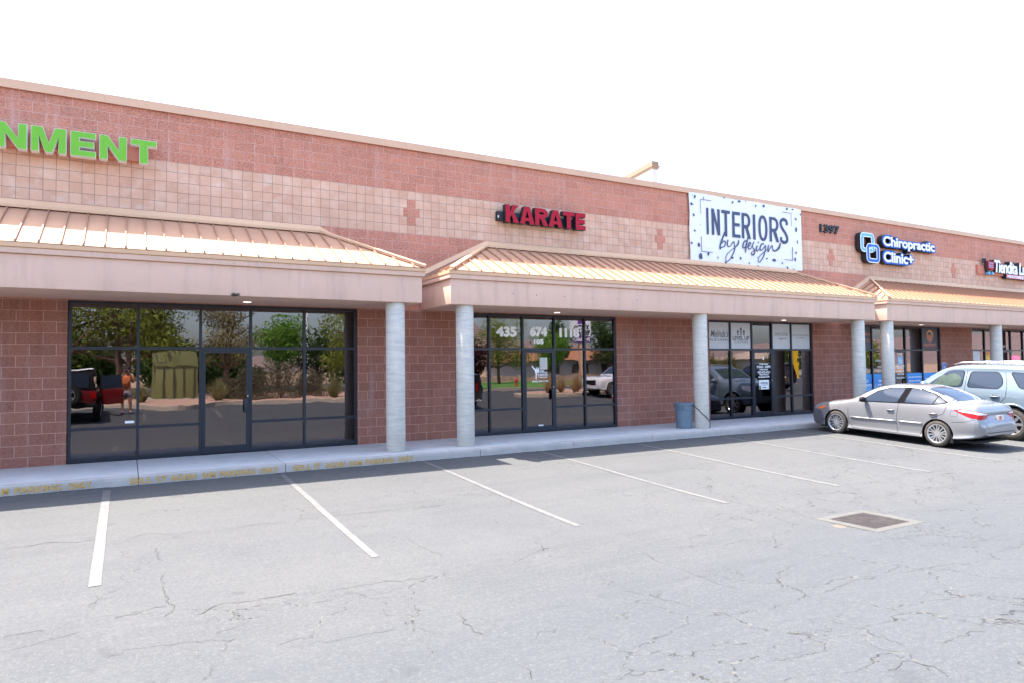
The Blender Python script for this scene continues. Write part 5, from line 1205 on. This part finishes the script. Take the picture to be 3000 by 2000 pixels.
# ------------------------------------------------------------------ the far side of the lot (seen in the shop windows)
def leaf_mat(name, a, b, c):
    m = N(name); g = m.n('NewGeometry'); v = m.coord(); n = m.noise(v, 1.1, 4, .6)
    r = m.n('ObjectInfo'); wn = m.n('TexWhiteNoise', noise_dimensions='3D'); sn = m.n('VectorMath', operation='SNAP'); m.l(v, sn.inputs[0]); sn.inputs[1].default_value = (.12,.12,.12); m.l(sn.outputs[0], wn.inputs[0])
    col = m.mix(m.mr(n,.35,.65), (*a,1), (*b,1)); col = m.mix(m.math('MULTIPLY', wn.outputs[0], .6), col, (*c,1))
    m.set(col=col, rough=.7, spec=.25); t = m.n('BsdfTranslucent'); m.l(col, t.inputs[0]); mx = m.n('MixShader'); mx.inputs[0].default_value = .3
    m.l(m.p.outputs[0], mx.inputs[1]); m.l(t.outputs[0], mx.inputs[2]); m.l(mx.outputs[0], m.out.inputs[0]); return m.mat
M_lf = {'mesquite': leaf_mat('mesquite_leaves',(0.13, 0.17, 0.02),(0.21, 0.26, 0.035),(0.28, 0.31, 0.06)), 'olive': leaf_mat('olive_leaves',(0.19, 0.17, 0.07),(0.27, 0.23, 0.11),(0.32, 0.28, 0.14)),
 'bright': leaf_mat('bright_leaves',(0.08, 0.19, 0.02),(0.14, 0.29, 0.04),(0.2, 0.36, 0.05)), 'plum': leaf_mat('plum_leaves',(.05,.012,.018),(.08,.02,.025),(.10,.03,.03)),
 'dark': leaf_mat('dark_leaves',(.025,.06,.012),(.05,.10,.02),(.08,.13,.03)), 'shrub': leaf_mat('sage_leaves',(.09,.10,.045),(.14,.14,.08),(.22,.17,.13)),
 'dry': leaf_mat('dry_stalks',(.40,.28,.16),(.50,.37,.22),(.30,.20,.10)), 'yucca': leaf_mat('yucca_blades',(.16,.18,.07),(.26,.25,.11),(.36,.31,.16)), 'palm': leaf_mat('palm_fronds',(.10,.12,.02),(.22,.20,.05),(.30,.25,.08))}
M_bark = mat('bark', (.13,.09,.065), .9, var=.4, vs=6, bump=.5, bs=20)
def tree(x, y, h, rw, kind, label, n=2600, leaf=.15, zb=.1, base=.35, seed=0):
    rd = random.Random(seed+int(x*10)); root = empty('tree', (x,y,zb), label=label, cat='tree', group='trees across the parking lot')
    tr = MB(); th = h*base; r0 = .05+h*.018; tips = []
    for k in range(3 if h>4 else 2):
        a = rd.uniform(0,6.28); lean = rd.uniform(.1,.3); px = [Vector((math.cos(a)*lean*t*h*.35+.05*math.sin(t*7+k), math.sin(a)*lean*t*h*.35, t*h*.8)) for t in [q/6 for q in range(7)]]
        tr.tube(px, [r0*(1-.13*q) for q in range(7)], 7); tips.append(px)
        for j in range(5):
            q = px[2+j%4]; b = rd.uniform(0,6.28); L = rw*rd.uniform(.5,.85); e = q+Vector((math.cos(b)*L,math.sin(b)*L,L*.45)); m_ = q.lerp(e,.5)+Vector((0,0,-.05)); tr.tube([q,m_,e], [r0*.45,r0*.3,r0*.1], 5)
    tr.build('trunk', M_bark, root, smooth=True)
    bl = []
    for k in range(18):
        a = rd.uniform(0,6.28); rr = rw*rd.uniform(.15,.72); z_ = th+(h-th)*rd.uniform(.12,.9); bl.append((Vector((rr*math.cos(a),rr*math.sin(a),z_)), rw*rd.uniform(.28,.48)))
    vs = []; fs = []
    for i in range(n):
        c,r_ = bl[rd.randrange(len(bl))]; d = Vector((rd.gauss(0,1),rd.gauss(0,1),rd.gauss(0,.8))).normalized()*r_*(rd.random()**.4)
        p = c+d; p.z = min(max(p.z, th*.7), h); s_ = leaf*rd.uniform(.5,1.3)
        u = Vector((rd.gauss(0,1),rd.gauss(0,1),rd.gauss(0,1))).normalized(); w_ = u.cross(Vector((rd.gauss(0,1),rd.gauss(0,1),rd.gauss(0,1)))).normalized()
        k = len(vs); vs += [p-u*s_, p+w_*s_*.38, p+u*s_, p-w_*s_*.38]; fs.append((k,k+1,k+2,k+3))
    cr = MB(); cr.add(vs, fs); cr.build('crown', M_lf[kind], root, recalc=False); return root
def tuft(name, x, y, r, h, kind, label, n=160, zb=.17, w_=.02, cat='plant', group='plants in the far planter'):
    rd = random.Random(int(x*17+y)); mb = MB(); vs = []; fs = []
    for i in range(n):
        a = rd.uniform(0,6.28); sp = rd.random(); L = h*rd.uniform(.7,1.1); out = r*sp*1.1; q0 = Vector((x+.1*r*math.cos(a),y+.1*r*math.sin(a),zb)); side = Vector((-math.sin(a),math.cos(a),0))*w_
        pts = [q0+Vector((math.cos(a)*out*t, math.sin(a)*out*t, L*t-(.45*L*sp*t*t))) for t in (0,.4,.75,1)]; k = len(vs)
        for j,p in enumerate(pts): f_ = (1-j*.3); vs += [p-side*f_,p+side*f_]
        for j in range(3): fs.append((k+2*j,k+2*j+1,k+2*j+3,k+2*j+2))
    mb.add(vs, fs); return tag(mb.build(name, M_lf[kind], recalc=False), label, cat, group)
def shrub(x, y, r, h, kind, label, n=1500, zb=.17, leaf=.06):
    rd = random.Random(int(x*31+y*7)); vs = []; fs = []
    for i in range(n):
        a = rd.uniform(0,6.28); e = rd.random(); rr = r*(rd.random()**.45)*(1-.35*e)*(1+.15*math.sin(3*a)); p = Vector((x+rr*math.cos(a),y+rr*math.sin(a),zb+h*e*(.9+.15*math.sin(5*a))))
        u = Vector((rd.gauss(0,.6),rd.gauss(0,.6),rd.gauss(.5,1))).normalized(); w_ = u.cross(Vector((rd.gauss(0,1),rd.gauss(0,1),rd.gauss(0,1)))).normalized(); s_ = leaf*rd.uniform(.6,1.6); k = len(vs)
        vs += [p-u*s_, p+w_*s_*.35, p+u*s_, p-w_*s_*.35]; fs.append((k,k+1,k+2,k+3))
    root = empty('shrub', (0,0,0), label=label, cat='shrub', group='plants in the far planter')
    MB().add(vs,fs).build('foliage', M_lf[kind], root, recalc=False)
    st = MB()
    for k in range(9):
        a = rd.uniform(0,6.28); st.tube([(x,y,zb-.02),(x+r*.4*math.cos(a),y+r*.4*math.sin(a),zb+h*.45),(x+r*.6*math.cos(a),y+r*.6*math.sin(a),zb+h*.8)], [.02,.014,.006], 5)
    st.build('stems', M_bark, root); return root
# planters
M_grav = N('pink_gravel')
_v = M_grav.coord(); M_grav.set(col=M_grav.ramp(M_grav.noise(_v,25,5,.8), [(.35,(.22,.12,.08)),(.5,(.48,.30,.22)),(.7,(.60,.44,.36))]), rough=.95); M_grav.bump(M_grav.noise(_v,18,4,.8), 1, .04); M_grav = M_grav.mat
M_pcurb = concrete('planter_curb_concrete', (.44,.38,.30), (.54,.48,.38), 3)
M_grass = N('lawn_grass'); _v = M_grass.coord(); M_grass.set(col=M_grass.ramp(M_grass.noise(_v,6,6,.8), [(.3,(.05,.14,.02)),(.6,(.10,.24,.035)),(.8,(.18,.27,.07))]), rough=.9); M_grass.bump(M_grass.noise(_v,60,3,.8), 1, .03); M_grass = M_grass.mat
def smoothloop(p, n=4): return [(q.x,q.y) for q in catmull([Vector((a,b,0)) for a,b in p], n, True)]
def planter(poly, m, name, zt=.22):
    lp = smoothloop(poly); inner = outset(lp, -.15)
    a = MB(); glyph_solid_z(a, lp, inner, .0, zt+.02); tag(a.build('planter_curb', M_pcurb), kind='structure')
    MB_ = MB(); MB_.prism(inner,'z',.0,zt); tag(MB_.build(name, m), kind='structure')
def glyph_solid_z(mb, out, inn, z0, z1):
    n = len(out); vs = [(x,y,z) for z in (z0,z1) for x,y in out]+[(x,y,z) for z in (z0,z1) for x,y in inn]
    for i in range(n):
        j = (i+1)%n; mb.f += [()] if 0 else []
        for q in ((i,j,n+j,n+i),(2*n+i,3*n+i,3*n+j,2*n+j),(n+i,n+j,3*n+j,3*n+i)): mb.f.append(tuple(k+len(mb.v) for k in q)); mb.m.append(0)
    mb.v += vs
planter([(-7,-20),(-2,-20),(.2,-19.3),(1.0,-17.2),(1.9,-16.5),(2.9,-17.4),(4.0,-18.9),(8,-18.9),(14,-18.6),(15,-21),(15,-28),(8,-31),(-2,-31),(-8,-28)], M_grav, 'gravel_bed')
planter([(18.5,-16.0),(19.4,-15.5),(22,-15.8),(27,-17.2),(28,-20),(24,-20.5),(20,-18.8),(18.6,-17.5)], M_grav, 'gravel_bed')
planter([(18.5,-25.5),(24,-26),(34,-30),(40,-36),(38,-44),(24,-42),(18,-34)], M_grass, 'lawn')
# utility enclosure
M_box = mat('olive_green_painted_steel', (.19,.20,.075), .45, var=.08, vs=2)
ub = empty('utility_cabinet', (2.2,-24.6,.22), label='tall olive green utility cabinet standing in the gravel planter', cat='utility cabinet')
mb = MB(); mb.prism([(-1.05,0),(1.05,0),(1.02,2.45),(.2,2.58),(-1.02,2.42)],'y',-1.2,.2); mb.build('cabinet_body', M_box, ub, bevel=.03)
mb = MB(); mb.prism([(-.95,0),(1.05,0),(1.0,1.78),(-.2,1.86),(-.9,1.76)],'y',.2,.75); mb.build('front_cabinet', M_box, ub, bevel=.02)
mb = MB(); mb.prism([(-.98,1.78),(1.04,1.78),(.95,1.88),(-.2,1.93),(-.92,1.86)],'y',.18,.8); mb.build('cabinet_lid', M_box, ub)
for x_ in (-.55,-.05,.4,.85):
    mb = MB(); mb.prism([(x_-.05,.05),(x_+.06,.05),(x_+.04,1.7),(x_-.04,1.7)],'y',.752,.80); mb.build('door_rib', mat('dark_olive',(.06,.06,.03),.6), ub)
mb = MB(); mb.box(-1.3,1.3,-1.4,.95,-.1,.06); mb.build('concrete_pad', M_pcurb, ub)
# planting
T = [(-3.2,-27,8.6,4.2,'mesquite','wide yellow green tree behind the red off-roader',12000,.115),(-.2,-26.5,7.6,3.4,'mesquite','middle yellow green tree between the off-roader and the cabinet',9000,.11),(1.6,-29.5,8.4,3.6,'mesquite','leaning yellow green tree behind the utility cabinet',9500,.095),
 (5.2,-29,6.6,2.3,'olive','dusty olive tree right of the utility cabinet',8500,.075),(9.6,-36,5.4,2.7,'bright','compact bright green tree beyond the shrubs',8000,.11),(12.4,-27.5,5.6,2.4,'mesquite','yellow green tree at the end of the gravel planter',7000,.09),(13,-38,4.6,3.0,'dark','low dark tree behind the bright green one',2400,.16),
 (20.6,-26.5,3.6,1.5,'plum','small purple leaved plum tree left of the lawn',2600,.12),(28.3,-37,5.6,2.8,'mesquite','lime tinted tree on the lawn behind the hydrant',8500,.09),(34.5,-38,4.9,2.6,'bright','round green tree right of the hydrant',6000,.11),(39.6,-46,6.4,2.3,'dark','tall dark tree left of the restaurant pole sign',4200,.16),(50.5,-50,7.4,3.6,'dark','spreading dark tree right of the pole sign',4600,.18),
 (-9,-40,4.6,3.6,'dark','first dark tree of the back row',5200,.25),(-3,-41,4.2,3.4,'dark','second dark tree of the back row',5200,.25),(3,-42,4.0,3.3,'dark','third dark tree of the back row',5200,.25),(7.5,-45,3.6,3.0,'dark','fourth dark tree of the back row',5200,.25),(17.5,-44,4.2,3.4,'dark','last dark tree of the back row beside the light pole',2600,.2),
 (-14,-28,7,4,'dark','dark tree far left of the planter',2000,.2),(75,-40,4.2,3.2,'bright','low green tree in front of the far motel',2000,.2),(92,-45,4.5,4,'mesquite','broad yellow green tree farthest along the road',2000,.22),(64,-36,3.6,2.6,'dark','small dark tree near the yellow pole',1600,.18)]
for (x,y,h,rw,k,lb,n,lf) in T: tree(x,y,h,rw,k,lb,n,lf,base=.12 if 'back row' in lb else .28)
for (x,y,r,h,lb) in ((5.6,-22.2,.9,1.6,'sage grey shrub behind the middle yucca'),(7.2,-22.6,1.2,1.95,'largest sage shrub with pinkish seed heads'),(8.9,-23.2,1.0,1.5,'sage shrub left of the right yucca'),(4.6,-23.5,.7,1.1,'low dark shrub beside the utility cabinet'),(11.6,-22.5,.9,1.2,'round sage shrub at the right end of the planter')): shrub(x,y,r,h,'shrub',lb,4200,leaf=.05)
for (x,y,r,h,lb) in ((.6,-21.6,.6,1.05,'spiky yucca clump left of the utility cabinet'),(3.9,-20.9,.75,1.25,'spiky yucca clump right of the utility cabinet'),(9.6,-20.9,.8,1.2,'spiky yucca clump in front of the end tree')): tuft('yucca',x,y,r,h,'yucca',lb,220)
for k,(x,y) in enumerate(((20.6,-16.9),(21.7,-17.4),(22.9,-17.6),(24.2,-18.2),(25.4,-18.6))): tuft('dry_grass',x,y,.75,1.25,'dry',['tan dry grass tuft nearest the white crossover','second tan dry grass tuft from the white crossover','middle tan dry grass tuft of the row','fourth tan dry grass tuft of the row','farthest tan dry grass tuft of the row'][k],260,w_=.012)
for k,(x,y) in enumerate(((39.5,-23),(42.5,-24),(45,-22))): tuft('pampas_grass',x,y,1.5,2.8,'palm',['tall yellow green pampas clump on the left','tall yellow green pampas clump in the middle','tall yellow green pampas clump on the right'][k],400,.07,.03)
# hydrant
M_hyd = mat('red_hydrant_paint', (.55,.05,.03), .4)
hy = empty('fire_hydrant', (25.2,-28.6,.24), label='red fire hydrant at the edge of the lawn', cat='hydrant')
MB().lathe([(0,0),(.13,0),(.13,.03),(.085,.05),(.08,.45),(.11,.46),(.11,.49),(.10,.50),(.085,.60),(.04,.66),(.03,.70),(0,.71)], (0,0,0), 20).build('hydrant_body', M_hyd, hy, smooth=True, ang=40)
for a in (-1,1): MB().lathe([(0,0),(.055,0),(.055,a*.10),(.03,a*.12),(0,a*.12)], (a*.06,0,.36), 14, 'x').build('outlet_cap', M_hyd, hy)
# rock wall, restaurant, pole sign, far buildings
M_rock = mat('sandstone', (.42,.30,.22), .9, var=.4, vs=2, bump=.8, bs=6, bd=.1)
mb = MB(); 
for k in range(26): 
    x = 22+k*.9; mb.box(x,x+.86,-45.5,-44.6,.0,.75+.2*noise.noise(Vector((k*.7,0,0))))
tag(mb.build('rock_wall', M_rock), 'low sandstone boulder wall behind the lawn', 'wall')
M_crm = mat('cream_render', (.50,.46,.40), .9, var=.08); M_tile2 = mat('orange_roof_tile', (.34,.15,.075), .8, var=.3, vs=3); M_gwin = N('dark_window').set(col=(.03,.035,.04,1), rough=.05).mat
M_beige = mat('beige_roof', (.36,.28,.22), .9, var=.1)
def shop(name, x, y, w_, d_, h_, roof, label, nwin=4, rm=None):
    b = empty(name, (x,y,.0), label=label, cat='building')
    MB().box(-w_/2,w_/2,-d_/2,d_/2,0,h_).build('wall', M_crm, b)
    mb = MB(); e = .6; mb.add([(-w_/2-e,-d_/2-e,h_),(w_/2+e,-d_/2-e,h_),(w_/2+e,d_/2+e,h_),(-w_/2-e,d_/2+e,h_),(-w_/2+d_*.35,0,h_+roof),(w_/2-d_*.35,0,h_+roof)], [(0,1,5,4),(2,3,4,5),(0,4,3),(1,2,5),(0,3,2,1)]); mb.build('roof', rm or M_tile2, b)
    for i in range(nwin):
        cx = -w_/2+w_*(i+.5)/nwin; MB().box(cx-w_/nwin*.3,cx+w_/nwin*.3,d_/2+.005,d_/2+.03,.9,h_-.4).build('window', M_gwin, b)
    return b
shop('restaurant', 52,-58,22,12,2.4,1.7,'cream restaurant with an orange tiled roof beyond the road',5)
shop('far_shop', 90,-55,26,12,2.4,1.3,'long cream building with a low beige roof far along the road',6,M_beige)
ps = empty('pole_sign', (43.4,-46,.0), label='tall white restaurant pole sign with a purple lower panel', cat='sign')
MB().box(-.15,.15,-.15,.15,0,4.6).build('pole', M_cap, ps); MB().box(-1.25,1.25,-.2,.2,4.95,7.0).build('sign_cabinet', M_white2, ps); MB().box(-1.25,1.25,-.22,.22,4.3,4.93).build('lower_panel', mat('purple_acrylic',(.10,.02,.20),.4), ps)
for s,x0,x1,z0,z1,m_ in (('TACO',-1.0,1.0,5.62,6.1,M_blk),('BELL',-1.0,1.0,5.05,5.5,M_blk),('Breakfast',-1.1,1.1,4.42,4.8,M_white2)):
    o = text('sign_lettering',s,x0,x1,z0,z1,0,m_,ps,bold=.03); o.rotation_euler.z = math.pi; o.location.y = .225
MB().prism([(-.35,6.25),(.3,6.25),(.38,6.5),(.1,6.85),(-.3,6.75),(-.42,6.45)],'y',.201,.22).build('bell_logo', mat('purple_print',(.18,.04,.30),.5), ps)
yp = empty('yellow_pole', (62,-33,0), label='tall bright yellow sign pole beside the road', cat='pole'); MB().box(-.3,.3,-.3,.3,0,6).build('post', mat('yellow_paint',(.80,.50,.01),.5), yp); MB().box(-.5,.5,-.5,.5,-.05,.15).build('footing', M_pcurb, yp)
wp = empty('white_light_pole', (14.8,-50,0), label='white parking lot light pole behind the planter', cat='light pole'); MB().lathe([(0,0),(.14,0),(.09,9),(0,9)],(0,0,0),12).build('post', M_white2, wp); MB().box(-.35,.35,-.2,.9,9,9.15).build('lamp_head', M_white2, wp)
# reflected vehicles
def jeep():
    root = empty('red_offroader', label='red boxy off-road car with black top and rear spare wheel, facing away from the shops', cat='car')
    rp = car_paint('red_car_paint', (.17,.006,.009), .2, .3, .05); K = M_plast
    MB().prism([(.15,.55),(1.25,.55),(1.25,1.05),(3.9,1.12),(4.15,.95),(4.15,.62),(3.3,.62),(3.3,.45),(1.3,.45),(1.3,.55)][::-1],'x',-.76,.76).build('car_body', rp, root, bevel=.03)
    MB().prism([(.02,.55),(.02,1.12),(2.45,1.14),(2.7,1.12),(2.7,.5)],'x',-.78,.78).build('rear_tub', rp, root, bevel=.03)
    MB().prism([(.05,1.13),(.12,1.82),(2.05,1.84),(2.55,1.13)],'x',-.70,.70).build('black_top', K, root, bevel=.05)
    MB().prism([(.10,1.83),(1.0,1.87),(2.0,1.85)],'x',-.66,.66).build('white_roof_rack', M_white2, root)
    MB().box(-.55,.55,.04,.075,1.22,1.72).build('rear_window', M_cglass, root)
    for sg in (-1,1):
        MB().box(sg*.70-.005,sg*.70+.012 if sg>0 else sg*.70+.005,.25,1.0,1.22,1.70).build('side_window', M_cglass, root); MB().box(sg*.705-.01,sg*.705+.01,1.15,2.0,1.22,1.70).build('side_window', M_cglass, root)
        for s_ in (.72,3.45):
            MB().box(min(sg*.74,sg*.94),max(sg*.74,sg*.94),s_-.5,s_+.5,.86,.95).build('fender_flare', K, root, bevel=.02); wheel(root, sg*.80, s_, .40, .40, .225, .24, sg, 7, .006)
        MB().box(min(sg*.62,sg*.76),max(sg*.62,sg*.76),-.03,.02,.85,1.05).build('tail_light', M_red, root)
        MB().box(min(sg*.78,sg*.98),max(sg*.78,sg*.98),2.35,2.5,1.15,1.36).build('wing_mirror', K, root)
    MB().box(-.80,.80,-.12,.05,.50,.66).build('rear_bumper', K, root, bevel=.02); MB().box(-.80,.80,4.15,4.35,.50,.66).build('front_bumper', K, root, bevel=.02)
    sp = wheel(root, 0, 0, 0, .40, .225, .24, -1, 5, .006); sp.location = (-.05,-.16,.98); sp.rotation_euler.z = R(90)
    d = MB(); d.box(.80,1.62,1.62,1.70,.55,1.12); d.build('open_door', rp, root, bevel=.02); d = MB(); d.box(.84,1.58,1.64,1.68,1.14,1.68); d.build('door_window', M_cglass, root)
    return root
jp = jeep(); jp.matrix_world = Matrix.Translation((-1.72,-13.05,gy(-13.4))) @ Matrix.Rotation(math.pi,4,'Z') @ Matrix.Rotation(R(0),4,'X')
jp.matrix_world = Matrix.Translation((-1.72,-13.1,gy(-13.8)+.02)) @ Matrix.Scale(-1,4,(0,1,0))
def crossover(name, label, pm): 
    return big_suv(name, label, pm, None, 0, False, False, 4.7)
c1 = crossover('dark_crossover','charcoal crossover parked in the opposite row near the lawn', car_paint('charcoal_paint',(.03,.035,.045),.3,.25,.03))
c1.matrix_world = Matrix.Translation((13.2,-16.9,.03)) @ Matrix.Rotation(-R(3),4,'X') @ Matrix.Diagonal((.92,.92,.86,1))
c2 = crossover('white_crossover','white crossover parked beside the dry grass planter', car_paint('white_car_paint',(.75,.75,.76),.1,.25,.03)); c2.matrix_world = Matrix.Translation((21.9,-14.9,.07)) @ Matrix.Rotation(math.pi*-.5,4,'Z') @ Matrix.Diagonal((.92,.92,.86,1))
c3 = crossover('black_crossover','black crossover with red tail lights parked farthest right in the opposite row', car_paint('black_car_paint',(.015,.015,.02),.2,.2,.02)); c3.matrix_world = Matrix.Translation((36.2,-18.0,.07)) @ Matrix.Diagonal((.92,.92,.86,1)) @ Matrix.Scale(1,4)
c4 = crossover('silver_crossover','pale silver crossover parked far behind the planter', car_paint('silver_car_paint',(.6,.6,.62),.4,.3,.03)); c4.matrix_world = Matrix.Translation((9,-47,.07)) @ Matrix.Rotation(R(70),4,'Z') @ Matrix.Diagonal((.9,.9,.8,1))
# ------------------------------------------------------------------ the photographer
def skinned(name, verts, edges, radii, m, parent, sub=2, root_i=0):
    me = bpy.data.meshes.new(name); me.from_pydata([Vector(v) for v in verts], edges, []); o = bpy.data.objects.new(name, me); COL.objects.link(o)
    o.modifiers.new('skin','SKIN'); 
    for i,(sv,r_) in enumerate(zip(me.skin_vertices[0].data, radii)):
        sv.radius = r_ if isinstance(r_,tuple) else (r_,r_); sv.use_root = (i==root_i)
    s = o.modifiers.new('sub','SUBSURF'); s.levels = s.render_levels = sub
    dg = bpy.context.evaluated_depsgraph_get(); out = bpy.data.meshes.new_from_object(o.evaluated_get(dg)); bpy.data.objects.remove(o)
    return link(name, out, m, parent, True)
M_skin = mat('skin', (.42,.23,.15), .6, var=.05); M_shirt = mat('orange_cotton', (.62,.17,.055), .85, var=.1, vs=6, bump=.3, bs=20); M_shorts = mat('grey_pattern_cotton', (.30,.28,.34), .85, var=.35, vs=22); M_hair = mat('dark_hair', (.02,.015,.012), .7); M_shoe = mat('blue_shoe_fabric', (.22,.30,.45), .7)
pz = gy(-15.35)
ph = empty('person', (0,-15.42,pz), label='person in an orange shirt and patterned shorts holding a camera to the face', cat='person')
B = {'pelvis':((0,0,.98),(.15,.11)),'waist':((0,0,1.10),(.135,.10)),'chest':((0,-.01,1.30),(.165,.115)),'neck0':((0,-.01,1.47),(.085,.075)),'neck':((0,.01,1.53),(.055,.055)),
 'headl':((0,.035,1.60),(.075,.085)),'head':((0,.03,1.69),(.082,.10)),'headt':((0,.02,1.76),(.06,.075))}
names = list(B); vs = [B[k][0] for k in names]; rs = [B[k][1] for k in names]; es = [(i,i+1) for i in range(len(names)-1)]
def chain(a, pts):
    prev = names.index(a) if isinstance(a,str) else a
    for p,r_ in pts: vs.append(p); rs.append(r_); es.append((prev,len(vs)-1)); prev = len(vs)-1
    return prev
for s_ in (-1,1):
    chain('pelvis', [((s_*.10,0,.90),(.095,.095)),((s_*.12,.0,.70),(.078,.08)),((s_*.13,.015,.50),(.055,.06)),((s_*.14,-.02,.33),(.055,.06)),((s_*.15,-.03,.11),(.036,.04)),((s_*.15,-.02,.06),(.04,.05)),((s_*.16,.10,.035),(.042,.03)),((s_*.165,.17,.03),(.035,.022))])
    h = chain('chest', [((s_*.17,-.01,1.43),(.065,.07)),((s_*.24,.05,1.27),(.045,.05)),((s_*.25,.12,1.22),(.042,.045)),((s_*.15,.24,1.42),(.034,.036)),((s_*.085,.27,1.56),(.027,.027)),((s_*.075,.285,1.61),(.036,.022))])
    for k,(dx,dz) in enumerate(((-.024,.0),(-.008,.008),(.008,.007),(.024,.0))):
        L = (.040,.045,.042,.034)[k]; chain(h, [((s_*(.075+dx),.300,1.645+dz),(.010,.010)),((s_*(.062+dx),.322,1.665+dz),(.009,.009)),((s_*(.042+dx*.6),.320,1.668+dz-.008),(.0085,.0085))])
    chain(h, [((s_*.052,.275,1.615),(.012,.011)),((s_*.036,.285,1.625),(.010,.010))])
body = skinned('body', vs, es, rs, M_skin, ph)
# clothes follow the body
tv = [(0,0,.93),(0,0,1.10),(0,-.01,1.32),(0,-.01,1.46)]; te = [(0,1),(1,2),(2,3)]; trd = [(.185,.145),(.17,.135),(.195,.145),(.10,.095)]
for s_ in (-1,1): n0 = len(tv); tv += [(s_*.18,-.01,1.42),(s_*.235,.04,1.29)]; te += [(2,n0),(n0,n0+1)]; trd += [(.088,.09),(.078,.082)]
skinned('t_shirt', tv, te, trd, M_shirt, ph)
tv = [(0,0,.96),(0,0,.90)]; te = [(0,1)]; trd = [(.165,.13),(.16,.13)]
for s_ in (-1,1): n0 = len(tv); tv += [(s_*.105,0,.82),(s_*.125,.0,.60)]; te += [(1,n0),(n0,n0+1)]; trd += [(.112,.115),(.108,.11)]
skinned('shorts', tv, te, trd, M_shorts, ph)
mb = MB(); mb.lathe([(0,.125),(.05,.118),(.09,.085),(.105,.03),(.10,-.03),(.085,-.06)], (0,.005,1.70), 20); hr = mb.build('hair', M_hair, ph, smooth=True)
for s_ in (-1,1):
    mb = MB(); mb.prism([(-.05,-.06),(.05,-.06),(.052,.12),(.03,.21),(-.02,.21),(-.05,.10)],'z',0,.075); o = mb.build('shoe', M_shoe, ph, bevel=.02); o.location = (s_*.155,0,0)
    e = MB().lathe([(0,-.012),(.012,-.006),(.02,0),(.024,.012),(.018,.02),(0,.02)], (s_*.088,.02,1.68), 10, 'x').build('ear', M_skin, ph, smooth=True)
    MB().lathe([(0,0),(.010,.003),(.012,.010),(0,.016)], (s_*.032,.112,1.695), 10, 'y').build('eye', M_blk, ph)
MB().add([(0,.118,1.70),(-.016,.115,1.652),(.016,.115,1.652),(0,.145,1.655)], [(0,1,3),(0,3,2),(1,2,3)]).build('nose', M_skin, ph); MB().box(-.025,.025,.112,.121,1.622,1.630).build('mouth', mat('lips',(.30,.12,.10),.6), ph)
cm = empty('camera_in_hands', (0,-15.42+.255,pz+1.645), label='black camera held up to the face of the person', cat='camera')
MB().box(-.062,.062,-.02,.025,-.045,.035).build('camera_body', M_blk, cm, bevel=.006); MB().lathe([(0,0),(.034,0),(.036,.045),(.030,.05),(0,.045)],(0,.025,-.002),24,'y').build('lens', M_blk, cm, smooth=True, ang=40); MB().prism([(-.02,.035),(.02,.035),(.012,.058),(-.012,.058)],'y',-.015,.02).build('viewfinder_hump', M_blk, cm)
